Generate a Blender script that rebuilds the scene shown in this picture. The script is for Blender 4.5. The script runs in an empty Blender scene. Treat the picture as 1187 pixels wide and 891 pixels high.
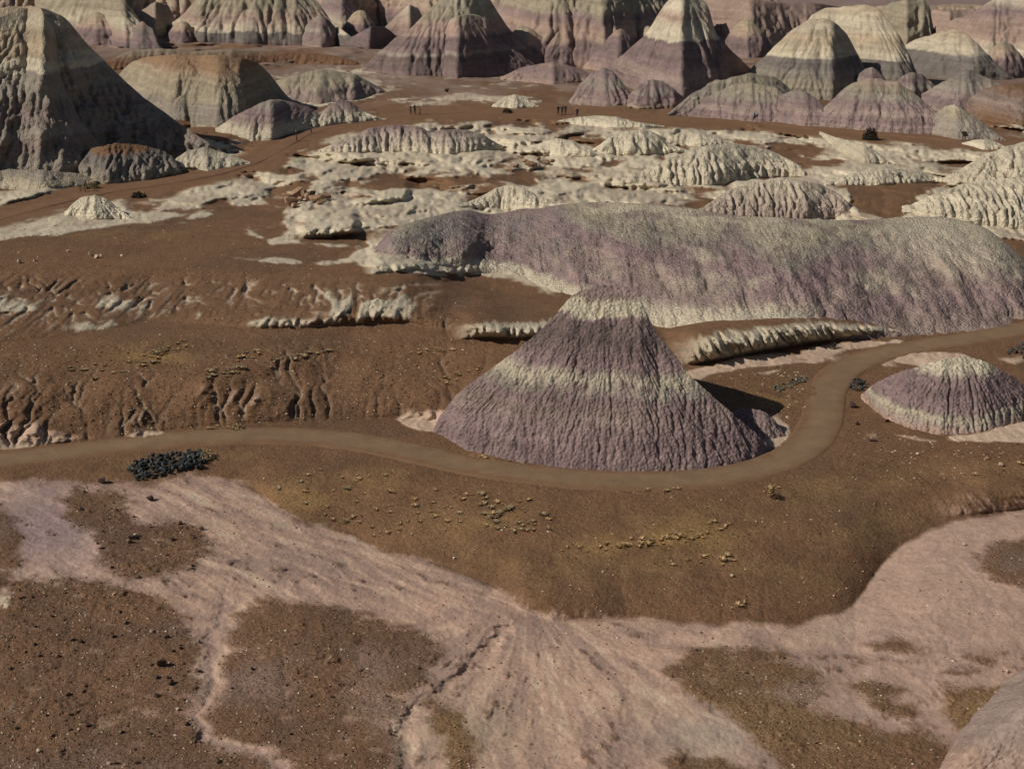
import bpy, math, random
import numpy as np

# ------------------------------------------------------------------ camera, sky, sun, exposure
scene = bpy.context.scene
COL = scene.collection
W, H, F = 1187.0, 891.0, 1600.0            # photograph size and focal length in its pixels
CU, CV = W / 2, H / 2
PITCH = math.atan(545.0 / F)
HC = 35.5                                   # camera height above the trail, metres
SP, CP = math.sin(PITCH), math.cos(PITCH)

cam_d = bpy.data.cameras.new('camera')
cam_d.sensor_width = 36.0
cam_d.lens = 36.0 * F / W
cam_d.clip_start = 0.5
cam_d.clip_end = 100000.0
cam = bpy.data.objects.new('camera', cam_d)
cam.location = (0, 0, HC)
cam.rotation_euler = (math.pi / 2 - PITCH, 0, 0)
COL.objects.link(cam)
scene.camera = cam

SUN_EL, SUN_AZ = math.radians(38), math.radians(17)   # light travels to +x and a little away from the viewer
world = bpy.data.worlds.new('World')
scene.world = world
world.use_nodes = True
wn = world.node_tree.nodes
sky = wn.new('ShaderNodeTexSky')
sky.sky_type = 'NISHITA'
sky.sun_disc = False
sky.sun_elevation = SUN_EL
sky.sun_rotation = math.radians(270) - SUN_AZ
world.node_tree.links.new(sky.outputs[0], wn['Background'].inputs[0])
wn['Background'].inputs[1].default_value = 0.05

sun_d = bpy.data.lights.new('sun', 'SUN')
sun_d.energy = 4.8
sun_d.angle = math.radians(0.5)
sun_d.color = (1.0, 0.94, 0.84)
sun = bpy.data.objects.new('sun', sun_d)
from mathutils import Vector
_d = Vector((math.cos(SUN_AZ) * math.cos(SUN_EL), math.sin(SUN_AZ) * math.cos(SUN_EL), -math.sin(SUN_EL)))
sun.rotation_euler = _d.to_track_quat('-Z', 'Y').to_euler()
COL.objects.link(sun)

scene.view_settings.view_transform = 'Standard'
scene.view_settings.look = 'None'
scene.view_settings.exposure = -0.30
scene.view_settings.gamma = 1.0
scene.render.engine = 'CYCLES'
scene.cycles.max_bounces = 4

# ------------------------------------------------------------------ numeric helpers
rng = np.random.default_rng(7)
random.seed(7)
_perm = rng.permutation(512).astype(np.int32)
_perm = np.concatenate([_perm, _perm, _perm])
_ang = rng.uniform(0, 2 * np.pi, 512).astype(np.float32)
_gx, _gy = np.cos(_ang), np.sin(_ang)

def noise(x, y, seed=0):
    """gradient noise, about -1..1"""
    x = np.asarray(x, np.float32) + np.float32(seed * 17.31 + 1000)
    y = np.asarray(y, np.float32) + np.float32(seed * 9.77 + 1000)
    x, y = np.broadcast_arrays(x, y)
    xf, yf = np.floor(x), np.floor(y)
    xi, yi = xf.astype(np.int32) & 511, yf.astype(np.int32) & 511
    fx, fy = x - xf, y - yf
    u = fx * fx * fx * (fx * (fx * 6 - 15) + 10)
    v = fy * fy * fy * (fy * (fy * 6 - 15) + 10)
    x1 = (xi + 1) & 511
    def g(ix, iy, dx, dy):
        h = _perm[_perm[ix] + iy]
        return _gx[h] * dx + _gy[h] * dy
    yi1 = (yi + 1) & 511
    n00 = g(xi, yi, fx, fy)
    n10 = g(x1, yi, fx - 1, fy)
    n01 = g(xi, yi1, fx, fy - 1)
    n11 = g(x1, yi1, fx - 1, fy - 1)
    a = n00 + u * (n10 - n00)
    b = n01 + u * (n11 - n01)
    return (a + v * (b - a)) * 1.5

def fbm(x, y, octv=4, seed=0, gain=0.5):
    s, a, t = 0, 1.0, 0
    for i in range(octv):
        s = s + a * noise(x * 2.03 ** i, y * 2.03 ** i, seed + i * 3)
        t += a
        a *= gain
    return s / t

def ridged(x, y, octv=3, seed=0, gain=0.5):
    s, a, t = 0, 1.0, 0
    for i in range(octv):
        s = s + a * (1 - 2 * np.abs(noise(x * 2.07 ** i, y * 2.07 ** i, seed + i * 3)))
        t += a
        a *= gain
    return s / t

def sstep(a, b, x):
    t = np.clip((x - a) / (b - a), 0, 1)
    return t * t * (3 - 2 * t)

def curve(pts, x):
    p = np.array(pts, float)
    return np.interp(x, p[:, 0], p[:, 1])

def smooth_curve(pts, x, k):
    """interpolated polyline, softened over +-k pixels"""
    xs = np.asarray(x, float)
    return sum(curve(pts, xs + d * k) for d in np.linspace(-1, 1, 9)) / 9

def srgb(r, g, b, gain=1.0):
    c = np.array([r, g, b], float) / 255
    c = np.where(c <= 0.04045, c / 12.92, ((c + 0.055) / 1.055) ** 2.4)
    return np.clip(c * gain, 0, 0.85)

def unproj(u, v, z):
    """the point at height z on the ray through photograph pixel (u, v)"""
    a = (np.asarray(u, float) - CU) / F
    b = (np.asarray(v, float) - CV) / F
    dy = CP - b * SP
    dz = -SP - b * CP
    t = (z - HC) / dz
    return a * t, dy * t, z + 0 * t

def at_depth(u, v, y):
    a = (u - CU) / F
    b = (v - CV) / F
    t = y / (CP - b * SP)
    return a * t, y + 0 * t, HC + (-SP - b * CP) * t

def poly_sdf(U, V, poly, pad=30, vs=2.2):
    """signed distance (negative inside) to a polygon on the ground map, in map pixels"""
    P = np.array(poly, float)
    out = np.full(U.shape, float(pad), np.float32)
    m = (U > P[:, 0].min() - pad) & (U < P[:, 0].max() + pad) & (V > P[:, 1].min() - pad / vs) & (V < P[:, 1].max() + pad / vs)
    if not m.any():
        return out
    x, y = U[m], V[m] * vs
    px, py = P[:, 0], P[:, 1] * vs
    d = np.full(x.shape, 1e18)
    inside = np.zeros(x.shape, bool)
    n = len(P)
    for i in range(n):
        x0, y0, x1, y1 = px[i], py[i], px[(i + 1) % n], py[(i + 1) % n]
        ex, ey = x1 - x0, y1 - y0
        t = np.clip(((x - x0) * ex + (y - y0) * ey) / (ex * ex + ey * ey + 1e-9), 0, 1)
        d = np.minimum(d, (x - x0 - t * ex) ** 2 + (y - y0 - t * ey) ** 2)
        if y0 != y1:
            c = ((y0 > y) != (y1 > y)) & (x < (x1 - x0) * (y - y0) / (y1 - y0) + x0)
            inside ^= c
    d = np.sqrt(d)
    out[m] = np.minimum(np.where(inside, -d, d), pad)
    return out

def blur(a, n):
    """n passes of a 1-2-1 filter both ways"""
    a = np.asarray(a, np.float32)
    for _ in range(n):
        p = np.pad(a, ((1, 1), (0, 0)), mode='edge')
        a = 0.25 * p[:-2] + 0.5 * p[1:-1] + 0.25 * p[2:]
        p = np.pad(a, ((0, 0), (1, 1)), mode='edge')
        a = 0.25 * p[:, :-2] + 0.5 * p[:, 1:-1] + 0.25 * p[:, 2:]
    return a

def blur_wide(a, r):
    """box filter of radius r, twice"""
    a = np.asarray(a, np.float64)
    for _ in range(2):
        for ax in (0, 1):
            pad = [(0, 0), (0, 0)]; pad[ax] = (r + 1, r)
            c = np.cumsum(np.pad(a, pad, mode='edge'), axis=ax)
            n = a.shape[ax]
            hi = np.take(c, np.arange(2 * r + 1, 2 * r + 1 + n), axis=ax)
            lo = np.take(c, np.arange(0, n), axis=ax)
            a = (hi - lo) / (2 * r + 1)
    return a.astype(np.float32)

def drainage(P, z):
    """square metres of slope that drain through each cell of a surface grid (steepest descent)"""
    nr, nc = z.shape
    idx = np.arange(nr * nc).reshape(nr, nc)
    rec = idx.copy()
    best = np.zeros(z.shape, np.float32)
    xy = P[..., :2]
    for dr in (-1, 0, 1):
        for dc in (-1, 0, 1):
            if dr == 0 and dc == 0:
                continue
            a = (slice(max(0, -dr), nr - max(0, dr)), slice(max(0, -dc), nc - max(0, dc)))
            b = (slice(max(0, dr), nr - max(0, -dr)), slice(max(0, dc), nc - max(0, -dc)))
            d = np.sqrt(((P[a] - P[b]) ** 2).sum(-1)) + 1e-4
            sl = (z[a] - z[b]) / d
            m = sl > best[a]
            best[a] = np.where(m, sl, best[a])
            rec[a] = np.where(m, idx[b], rec[a])
    du = np.gradient(P, axis=1); dv = np.gradient(P, axis=0)
    area = np.linalg.norm(np.cross(du, dv), axis=-1)
    acc = area.ravel().tolist()
    r = rec.ravel().tolist()
    for i in np.argsort(-z.ravel(), kind='stable').tolist():
        j = r[i]
        if j != i:
            acc[j] += acc[i]
    return np.array(acc, np.float32).reshape(nr, nc), float(np.sqrt(np.median(area)))

def grid_faces(nr, nc):
    i = np.arange(nr * nc, dtype=np.int32).reshape(nr, nc)
    return np.stack([i[:-1, :-1], i[:-1, 1:], i[1:, 1:], i[1:, :-1]], -1).reshape(-1, 4)

def mesh_np(name, verts, quads, mat, color=None, extra=None, smooth=True):
    me = bpy.data.meshes.new(name)
    verts = np.asarray(verts, np.float32).reshape(-1, 3)
    quads = np.asarray(quads, np.int32)
    k = quads.shape[1]
    me.vertices.add(len(verts))
    me.vertices.foreach_set('co', verts.ravel())
    me.loops.add(quads.size)
    me.loops.foreach_set('vertex_index', quads.ravel())
    me.polygons.add(len(quads))
    me.polygons.foreach_set('loop_start', np.arange(0, quads.size, k, dtype=np.int32))
    me.polygons.foreach_set('use_smooth', np.full(len(quads), smooth, bool))
    if color is not None:
        a = me.attributes.new('soil', 'FLOAT_COLOR', 'POINT')
        c = np.ones((len(verts), 4), np.float32)
        c[:, :3] = color.reshape(-1, 3)
        a.data.foreach_set('color', c.ravel())
    for kname, arr in (extra or {}).items():
        a = me.attributes.new(kname, 'FLOAT', 'POINT')
        a.data.foreach_set('value', np.asarray(arr, np.float32).ravel())
    if mat:
        me.materials.append(mat)
    me.update(calc_edges=True)
    me.validate()
    return me

def link(name, me, parent=None, loc=None, rot=None, scale=None):
    o = bpy.data.objects.new(name, me)
    COL.objects.link(o)
    if parent is not None:
        o.parent = parent
    if loc is not None:
        o.location = loc
    if rot is not None:
        o.rotation_euler = rot
    if scale is not None:
        o.scale = (scale,) * 3 if np.isscalar(scale) else scale
    return o

def tag(o, label=None, cat=None, group=None, kind=None):
    if label: o['label'] = label
    if cat: o['category'] = cat
    if group: o['group'] = group
    if kind: o['kind'] = kind
    return o

# ------------------------------------------------------------------ materials
def nd(t, typ, **kw):
    n = t.nodes.new(typ)
    for k, v in kw.items():
        setattr(n, k, v)
    return n

def soil_material(name, tint=0.22, popcorn=0.5, scale=1.0, bump=0.05, smooth_floor=1.0):
    """weathered clay: the layer colours of the ground, broken up by grain, crumbs and pebbles"""
    m = bpy.data.materials.new(name)
    m.use_nodes = True
    t = m.node_tree
    L = t.links.new
    b = t.nodes['Principled BSDF']
    b.inputs['Roughness'].default_value = 0.96
    b.inputs['Specular IOR Level'].default_value = 0.12
    geo = nd(t, 'ShaderNodeNewGeometry')
    col = nd(t, 'ShaderNodeAttribute', attribute_name='soil')
    grit = nd(t, 'ShaderNodeAttribute', attribute_name='grit')
    n1 = nd(t, 'ShaderNodeTexNoise'); n1.inputs['Scale'].default_value = 2.2 * scale; n1.inputs['Detail'].default_value = 6; n1.inputs['Roughness'].default_value = 0.8
    n2 = nd(t, 'ShaderNodeTexNoise'); n2.inputs['Scale'].default_value = 0.45 * scale; n2.inputs['Detail'].default_value = 4
    n3 = nd(t, 'ShaderNodeTexNoise'); n3.inputs['Scale'].default_value = 9.0 * scale; n3.inputs['Detail'].default_value = 3
    vo = nd(t, 'ShaderNodeTexVoronoi'); vo.inputs['Scale'].default_value = 3.6 * scale
    for n in (n1, n2, n3, vo):
        L(geo.outputs['Position'], n.inputs['Vector'])
    r1 = nd(t, 'ShaderNodeMapRange'); r1.inputs[1].default_value = 0.3; r1.inputs[2].default_value = 0.7
    r1.inputs[3].default_value = 1 - tint; r1.inputs[4].default_value = 1 + tint
    L(n1.outputs['Fac'], r1.inputs[0])
    r2 = nd(t, 'ShaderNodeMapRange'); r2.inputs[1].default_value = 0.3; r2.inputs[2].default_value = 0.7
    r2.inputs[3].default_value = 0.9; r2.inputs[4].default_value = 1.1
    L(n2.outputs['Fac'], r2.inputs[0])
    # pebbly lag gravel: light and dark grains, only where there is grit
    r3 = nd(t, 'ShaderNodeMapRange'); r3.inputs[1].default_value = 0.32; r3.inputs[2].default_value = 0.68
    r3.inputs[3].default_value = -0.42; r3.inputs[4].default_value = 0.42
    L(n3.outputs['Fac'], r3.inputs[0])
    gm = nd(t, 'ShaderNodeMath', operation='MULTIPLY_ADD'); gm.inputs[2].default_value = 1.0
    L(r3.outputs[0], gm.inputs[0]); L(grit.outputs['Fac'], gm.inputs[1])
    a = nd(t, 'ShaderNodeMath', operation='MULTIPLY'); L(r1.outputs[0], a.inputs[0]); L(r2.outputs[0], a.inputs[1])
    a2 = nd(t, 'ShaderNodeMath', operation='MULTIPLY'); L(a.outputs[0], a2.inputs[0]); L(gm.outputs[0], a2.inputs[1])
    vm = nd(t, 'ShaderNodeVectorMath', operation='SCALE')
    L(col.outputs['Color'], vm.inputs[0]); L(a2.outputs[0], vm.inputs['Scale'])
    L(vm.outputs[0], b.inputs['Base Color'])
    h = nd(t, 'ShaderNodeMath', operation='MULTIPLY_ADD'); h.inputs[1].default_value = -popcorn
    L(vo.outputs['Distance'], h.inputs[0]); L(n1.outputs['Fac'], h.inputs[2])
    bp = nd(t, 'ShaderNodeBump'); bp.inputs['Strength'].default_value = 0.75; bp.inputs['Distance'].default_value = bump * 4
    gs = nd(t, 'ShaderNodeMath', operation='MULTIPLY_ADD'); gs.inputs[1].default_value = 0.9; gs.inputs[2].default_value = smooth_floor
    L(grit.outputs['Fac'], gs.inputs[0])
    hm = nd(t, 'ShaderNodeMath', operation='MULTIPLY'); L(h.outputs[0], hm.inputs[0]); L(gs.outputs[0], hm.inputs[1])
    L(hm.outputs[0], bp.inputs['Height'])
    L(bp.outputs[0], b.inputs['Normal'])
    return m

def plain_material(name, rgb, var=0.25, scale=6.0, rough=0.9, bump=0.02):
    m = bpy.data.materials.new(name)
    m.use_nodes = True
    t = m.node_tree
    L = t.links.new
    b = t.nodes['Principled BSDF']
    b.inputs['Roughness'].default_value = rough
    b.inputs['Specular IOR Level'].default_value = 0.2
    tc = nd(t, 'ShaderNodeTexCoord')
    oi = nd(t, 'ShaderNodeObjectInfo')
    n = nd(t, 'ShaderNodeTexNoise'); n.inputs['Scale'].default_value = scale; n.inputs['Detail'].default_value = 5
    L(tc.outputs['Object'], n.inputs['Vector'])
    r = nd(t, 'ShaderNodeMapRange'); r.inputs[1].default_value = 0.3; r.inputs[2].default_value = 0.7
    r.inputs[3].default_value = 1 - var; r.inputs[4].default_value = 1 + var
    L(n.outputs['Fac'], r.inputs[0])
    r2 = nd(t, 'ShaderNodeMapRange'); r2.inputs[3].default_value = 1 - var; r2.inputs[4].default_value = 1 + var
    L(oi.outputs['Random'], r2.inputs[0])
    a = nd(t, 'ShaderNodeMath', operation='MULTIPLY'); L(r.outputs[0], a.inputs[0]); L(r2.outputs[0], a.inputs[1])
    vm = nd(t, 'ShaderNodeVectorMath', operation='SCALE'); vm.inputs[0].default_value = tuple(rgb)
    L(a.outputs[0], vm.inputs['Scale'])
    L(vm.outputs[0], b.inputs['Base Color'])
    bp = nd(t, 'ShaderNodeBump'); bp.inputs['Strength'].default_value = 0.6; bp.inputs['Distance'].default_value = bump
    L(n.outputs['Fac'], bp.inputs['Height']); L(bp.outputs[0], b.inputs['Normal'])
    return m

M_GROUND = soil_material('soil_and_clay', tint=0.22, popcorn=0.3, scale=1.2, bump=0.05, smooth_floor=0.38)
M_HILL = soil_material('bentonite_clay', tint=0.28, popcorn=0.8, scale=1.15, bump=0.085)
M_PATH = soil_material('trail_paving', tint=0.1, popcorn=0.05, scale=1.6, bump=0.01)

# soil colours (base colours, not the sunlit look)
G_ = 1.35
BROWN = srgb(102, 77, 57, G_)
BROWN2 = srgb(92, 70, 54, G_)
RED = srgb(100, 73, 56, G_)
OCHRE = srgb(122, 98, 66, G_)
PINK = srgb(160, 132, 114, G_)
PINKG = srgb(143, 120, 107, G_)
PURPLE = srgb(117, 99, 97, G_)
PURP_D = srgb(97, 84, 80, G_)
MAUVE = srgb(129, 113, 104, G_)
GREY = srgb(123, 114, 103, G_)
GREYD = srgb(100, 93, 87, G_)
WHITE = srgb(180, 169, 147, G_)
CREAM = srgb(165, 154, 134, G_)
OLIVE = srgb(130, 120, 102, G_)
TAN = srgb(146, 130, 109, G_)
ROSE = srgb(137, 117, 105, G_)
ORANGE = srgb(122, 98, 77, G_)

# ------------------------------------------------------------------ the lie of the land, on a map in photograph pixels
PATH_PTS = [(-300, 560), (-120, 545), (0, 533), (80, 524), (150, 515), (220, 508), (300, 504), (370, 506), (430, 514), (490, 527), (540, 539), (600, 548),
            (660, 554), (720, 557), (780, 557), (830, 553), (870, 546), (905, 535), (932, 519), (949, 500), (955, 480), (955, 460), (962, 442), (980, 426),
            (1010, 413), (1050, 404), (1100, 396), (1150, 388), (1200, 378), (1300, 360), (1450, 335)]
FAR_PATH = [(-200, 300), (-90, 272), (0, 252), (60, 235), (120, 222), (190, 212), (250, 201), (300, 185), (328, 168), (350, 155), (385, 146), (430, 140), (465, 134),
            (500, 131), (560, 129), (620, 131), (680, 134), (740, 139), (790, 139), (830, 138), (870, 139), (930, 147), (1000, 153), (1060, 158), (1120, 163), (1190, 168), (1300, 176), (1420, 190)]
WASH_EDGE = [(-900, 575), (-300, 575), (0, 556), (100, 558), (160, 560), (235, 550), (290, 560), (320, 590), (355, 606), (410, 616), (440, 638), (520, 656), (580, 682), (620, 710), (650, 718),
             (715, 715), (800, 722), (850, 724), (930, 720), (980, 708), (1000, 690), (1010, 668), (1040, 635), (1080, 611), (1130, 598), (1187, 590), (1400, 565), (2000, 540)]
PATH_LOW = [(-900, 600), (-300, 572), (0, 545), (150, 524), (300, 514), (430, 524), (540, 549), (660, 562), (780, 565), (870, 556), (940, 540), (1000, 530), (1100, 530), (1187, 525), (1400, 500), (2000, 480)]

# scarps: brown mounds whose near faces are cut by gullies (foot line, crest line, height, fluting)
SCARPS = [
    dict(foot=[(-400, 545), (0, 520), (60, 514), (140, 508), (200, 498), (300, 490), (400, 486), (470, 484), (520, 490)],
         crest=[(-400, 420), (0, 396), (100, 392), (200, 388), (300, 381), (380, 371), (440, 368), (500, 372), (560, 385), (600, 398)],
         h=3.0, ends=(-520, 770, 90), back=60, flute=0.13, lam=2.4, expo=0.18, seed=3, prof=0.75, tone='pink'),
    dict(foot=[(-400, 400), (0, 398), (60, 391), (110, 386), (170, 372), (240, 376), (300, 382), (380, 378), (470, 374), (560, 392)],
         crest=[(-400, 300), (0, 302), (120, 312), (250, 314), (330, 318), (420, 320), (480, 318), (560, 330)],
         h=2.5, ends=(-520, 570, 120), back=110, flute=0.15, lam=2.1, expo=0.24, seed=11, prof=0.4, tone='pale'),
    dict(foot=[(520, 395), (560, 391), (600, 393), (640, 388)], crest=[(520, 374), (560, 370), (600, 369), (640, 368)],
         h=1.4, ends=(520, 700, 45), back=40, flute=0.35, lam=0.9, expo=1.0, seed=17, prof=0.9, tone='pale'),
    dict(foot=[(760, 425), (790, 425), (830, 418), (880, 408), (930, 399), (980, 392), (1040, 387), (1080, 384)],
         crest=[(760, 402), (790, 388), (830, 380), (880, 374), (930, 368), (980, 370), (1020, 376), (1050, 382), (1080, 383)],
         h=1.8, ends=(765, 1090, 60), back=25, flute=0.5, lam=1.1, expo=1.0, seed=23, prof=0.9, tone='pale'),
    dict(foot=[(440, 318), (480, 312), (520, 318)], crest=[(400, 300), (480, 300), (560, 300)],
         h=0.5, ends=(420, 560, 20), back=40, flute=0.3, lam=1.0, expo=0.5, seed=29, prof=0.9, tone='pale'),
    dict(foot=[(330, 277), (380, 275), (430, 268)], crest=[(330, 266), (380, 264), (430, 262)],
         h=1.0, ends=(342, 418, 12), back=30, flute=0.3, lam=0.9, expo=0.9, seed=31, prof=0.9, tone='pale'),
    dict(foot=[(400, 238), (440, 236), (480, 231)], crest=[(400, 229), (440, 227), (480, 223)],
         h=0.9, ends=(405, 480, 12), back=30, flute=0.3, lam=0.9, expo=0.9, seed=37, prof=0.9, tone='pale'),
    dict(foot=[(1080, 600), (1120, 598), (1187, 590), (1300, 575)], crest=[(1080, 560), (1120, 562), (1187, 558), (1300, 545)],
         h=0.7, ends=(1060, 1600, 100), back=90, flute=0.28, lam=1.0, expo=0.55, seed=41, prof=0.8, tone='pink'),
    dict(foot=[(560, 690), (600, 706), (640, 720), (690, 718), (730, 716)], crest=[(560, 670), (600, 684), (640, 698), (690, 700), (730, 700)],
         h=0.3, ends=(565, 730, 45), back=60, flute=0.35, lam=0.8, expo=0.5, seed=43, prof=0.9, tone='pink'),
]

# pale clay blotches and brown caps: (u, v, ru, rv, weight)
BIAS = [(470, 165, 130, 30, .75), (560, 185, 90, 24, .55), (390, 185, 60, 20, .45), (700, 175, 90, 26, .75), (780, 165, 80, 20, .55), (650, 215, 80, 16, .5), (750, 215, 70, 14, .65),
        (870, 165, 90, 18, .3), (985, 172, 45, 22, .95), (1070, 180, 60, 14, .35), (1120, 160, 80, 8, .5), (880, 255, 120, 14, .75), (1000, 258, 60, 10, .6), (960, 208, 80, 14, .7),
        (250, 185, 50, 16, 1.0), (270, 216, 70, 16, 1.1), (100, 246, 70, 16, .9), (30, 266, 60, 9, .9), (170, 252, 60, 8, .7), (40, 226, 60, 8, .9), (350, 250, 60, 8, .35), (330, 268, 60, 10, .4),
        (490, 245, 110, 11, 1.2), (620, 240, 90, 10, 1.0), (430, 290, 40, 12, 1.1), (500, 305, 70, 8, .9), (590, 315, 60, 10, .7), (650, 335, 40, 14, .9), (720, 360, 50, 10, .9),
        (360, 110, 70, 20, .75), (400, 95, 60, 24, .6), (520, 120, 70, 18, .3), (590, 120, 40, 10, .6), (680, 145, 50, 8, .5), (740, 120, 60, 8, .3), (300, 170, 50, 12, .4),
        (900, 415, 90, 7, .95), (830, 425, 60, 7, .9), (1000, 400, 50, 6, .8), (1080, 415, 60, 10, 1.0), (1160, 500, 50, 14, 1.1), (1060, 505, 50, 8, .9), (1150, 440, 30, 10, .7), (1175, 417, 20, 6, .8),
        (1187, 268, 30, 8, 1.0), (900, 500, 14, 18, 1.0), (490, 487, 24, 12, 1.2), (20, 500, 36, 14, .8), (75, 511, 40, 4, .8), (165, 503, 26, 5, .95), (235, 494, 26, 4, .7), (10, 345, 40, 14, .5), (25, 358, 24, 5, .6),
        (130, 355, 60, 14, .55), (110, 380, 45, 8, .7), (385, 345, 40, 24, .65), (440, 358, 36, 12, .8), (330, 375, 40, 7, .65), (530, 500, 20, 6, .0), (330, 325, 140, 20, .12),
        (5, 695, 12, 16, .9), (15, 820, 30, 30, .6), (600, 382, 50, 12, .3), (70, 465, 60, 22, .40), (285, 460, 34, 18, .42), (160, 480, 30, 18, .50), (20, 440, 40, 20, .3), (230, 475, 26, 14, .35), (110, 430, 30, 14, .3), (360, 450, 24, 16, .25),
        (335, 300, 60, 10, .45), (250, 268, 40, 8, .3), (1150, 165, 40, 6, .5), (40, 300, 60, 5, .12)]
BROWN_CAPS = [(1035, 225, 48, 20, -1.2), (590, 205, 70, 9, -.9), (575, 330, 60, 15, -.8), (450, 212, 50, 9, -.5), (900, 182, 40, 12, -.7), (745, 198, 45, 8, -.7), (690, 190, 35, 7, -.5), (520, 208, 34, 6, -.5),
              (870, 145, 90, 7, -.5), (840, 250, 60, 3, -.4), (560, 325, 60, 12, -.6), (860, 374, 90, 5, -.9), (330, 262, 40, 4, -.3), (810, 236, 30, 8, -.7)]

PALE_POLYS = [
    [(-40, 284), (0, 262), (35, 255), (75, 238), (95, 228), (130, 232), (150, 246), (172, 250), (190, 236), (230, 219), (265, 207), (300, 198), (342, 203), (336, 212), (318, 222), (300, 231), (332, 241), (300, 236), (268, 245), (240, 250), (200, 252), (170, 256), (130, 263), (80, 267), (30, 273)],
    [(-60, 246), (-40, 226), (50, 215), (97, 221), (60, 230), (20, 240)],
    [(200, 190), (214, 172), (236, 160), (265, 170), (296, 180), (270, 195), (240, 200), (210, 201)],
    [(398, 252), (420, 241), (480, 234), (540, 236), (640, 240), (690, 238), (640, 252), (560, 250), (470, 256), (420, 263)],
    [(392, 304), (410, 292), (440, 283), (480, 303), (560, 310), (640, 328), (664, 346), (620, 342), (560, 328), (500, 318), (440, 312), (400, 309)],
    [(785, 433), (830, 420), (900, 408), (980, 397), (1060, 392), (1050, 397), (990, 405), (930, 414), (860, 427), (800, 440)],
    [(1016, 424), (1040, 412), (1070, 407), (1110, 409), (1145, 418), (1170, 445), (1130, 440), (1060, 430)],
    [(1040, 503), (1090, 508), (1150, 500), (1187, 486), (1260, 470), (1260, 500), (1187, 512), (1110, 514), (1060, 511)],
    [(-30, 507), (30, 502), (60, 500), (100, 506), (60, 516), (-30, 524)], [(140, 507), (160, 500), (190, 499), (200, 503), (165, 509)],
    [(460, 487), (500, 478), (520, 476), (520, 505), (492, 499)],
    [(268, 298), (330, 300), (392, 305), (380, 308), (300, 304)], [(284, 272), (350, 278), (402, 285), (390, 288), (320, 283)], [(338, 263), (400, 256), (440, 249), (420, 258), (348, 268)],
    [(340, 190), (380, 184), (420, 190), (440, 200), (420, 206), (400, 196), (350, 196)], [(420, 222), (470, 218), (520, 222), (560, 226), (500, 232), (440, 230)],
    [(1140, 262), (1187, 262), (1260, 258), (1260, 280), (1187, 279), (1155, 272)], [(945, 152), (975, 158), (1010, 170), (1026, 186), (990, 190), (972, 176)],
    [(1040, 250), (1060, 238), (1100, 222), (1080, 250)], [(985, 250), (960, 228), (990, 212), (1000, 240), (1024, 256)], [(800, 250), (900, 256), (1010, 262), (1050, 262), (900, 268), (780, 250)],
    [(880, 490), (905, 488), (922, 498), (912, 514), (890, 520)],
    [(860, 425), (905, 417), (950, 416), (940, 419), (900, 423)], [(870, 434), (900, 429), (925, 428), (900, 433)],
    [(300, 166), (345, 166), (360, 172), (330, 178), (310, 180)], [(470, 118), (540, 108), (575, 112), (540, 118), (490, 124)], [(300, 105), (380, 80), (440, 95), (430, 112), (380, 122), (330, 122)],
]

# brown gravel bars in the pale wash
BARS = [
    [(66, 580), (85, 566), (115, 560), (142, 575), (165, 606), (200, 603), (236, 612), (247, 630), (240, 648), (212, 664), (150, 672), (118, 655), (100, 620), (75, 605)],
    [(18, 672), (60, 667), (112, 670), (160, 682), (192, 692), (215, 720), (234, 745), (236, 790), (222, 832), (232, 858), (300, 874), (326, 893), (330, 1100), (-700, 1100), (-700, 705), (-20, 706), (6, 700)],
    [(282, 700), (305, 690), (370, 697), (450, 716), (512, 740), (518, 758), (496, 776), (484, 796), (470, 815), (462, 850), (466, 893), (480, 1100), (346, 1100), (340, 888), (310, 866), (250, 855), (238, 832), (252, 775), (264, 738)],
    [(484, 812), (505, 806), (540, 826), (552, 860), (562, 893), (566, 940), (525, 940), (512, 868), (496, 838)],
    [(766, 776), (798, 750), (880, 747), (918, 764), (957, 789), (950, 806), (944, 816), (986, 836), (1022, 849), (1070, 847), (1096, 857), (1108, 868), (1090, 893), (1060, 1100), (940, 1100), (905, 893), (872, 852), (832, 822), (790, 802)],
    [(974, 790), (1020, 784), (1048, 798), (1046, 812), (1072, 828), (1042, 832), (1008, 818)],
    [(993, 744), (1038, 739), (1080, 757), (1052, 762), (1010, 755)],
    [(1096, 794), (1187, 797), (1215, 800), (1200, 830), (1145, 852), (1106, 846), (1098, 828)],
    [(1130, 642), (1150, 629), (1187, 622), (1340, 616), (1340, 676), (1187, 680), (1155, 676), (1134, 662)],
    [(1118, 754), (1165, 757), (1150, 768), (1110, 762)],
    [(-400, 590), (0, 590), (22, 604), (28, 640), (18, 668), (0, 690), (-400, 690)],
    [(1100, 774), (1140, 778), (1120, 784), (1090, 780)],
    [(985, 760), (1015, 762), (1030, 768), (1000, 768)],
    [(770, 880), (830, 872), (870, 893), (860, 1100), (780, 1100)],
]

def path_weight(U, V):
    out = np.zeros(np.shape(U))
    m = (V < 320) & (V > 105)
    if not np.any(m):
        return out
    x, y = U[m], V[m] * 2.6
    d = np.full(x.shape, 1e9)
    for (a, b), (c, e) in zip(FAR_PATH[:-1], FAR_PATH[1:]):
        b, e = b * 2.6, e * 2.6
        ex, ey = c - a, e - b
        t = np.clip(((x - a) * ex + (y - b) * ey) / (ex * ex + ey * ey), 0, 1)
        d = np.minimum(d, (x - a - t * ex) ** 2 + (y - b - t * ey) ** 2)
    X, Y, _ = unproj(U[m], V[m], 0.0)
    out[m] = sstep(34, 20, np.sqrt(d) + 22 * fbm(X / 5, Y / 7, 4, 151, 0.6))
    return out

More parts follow.
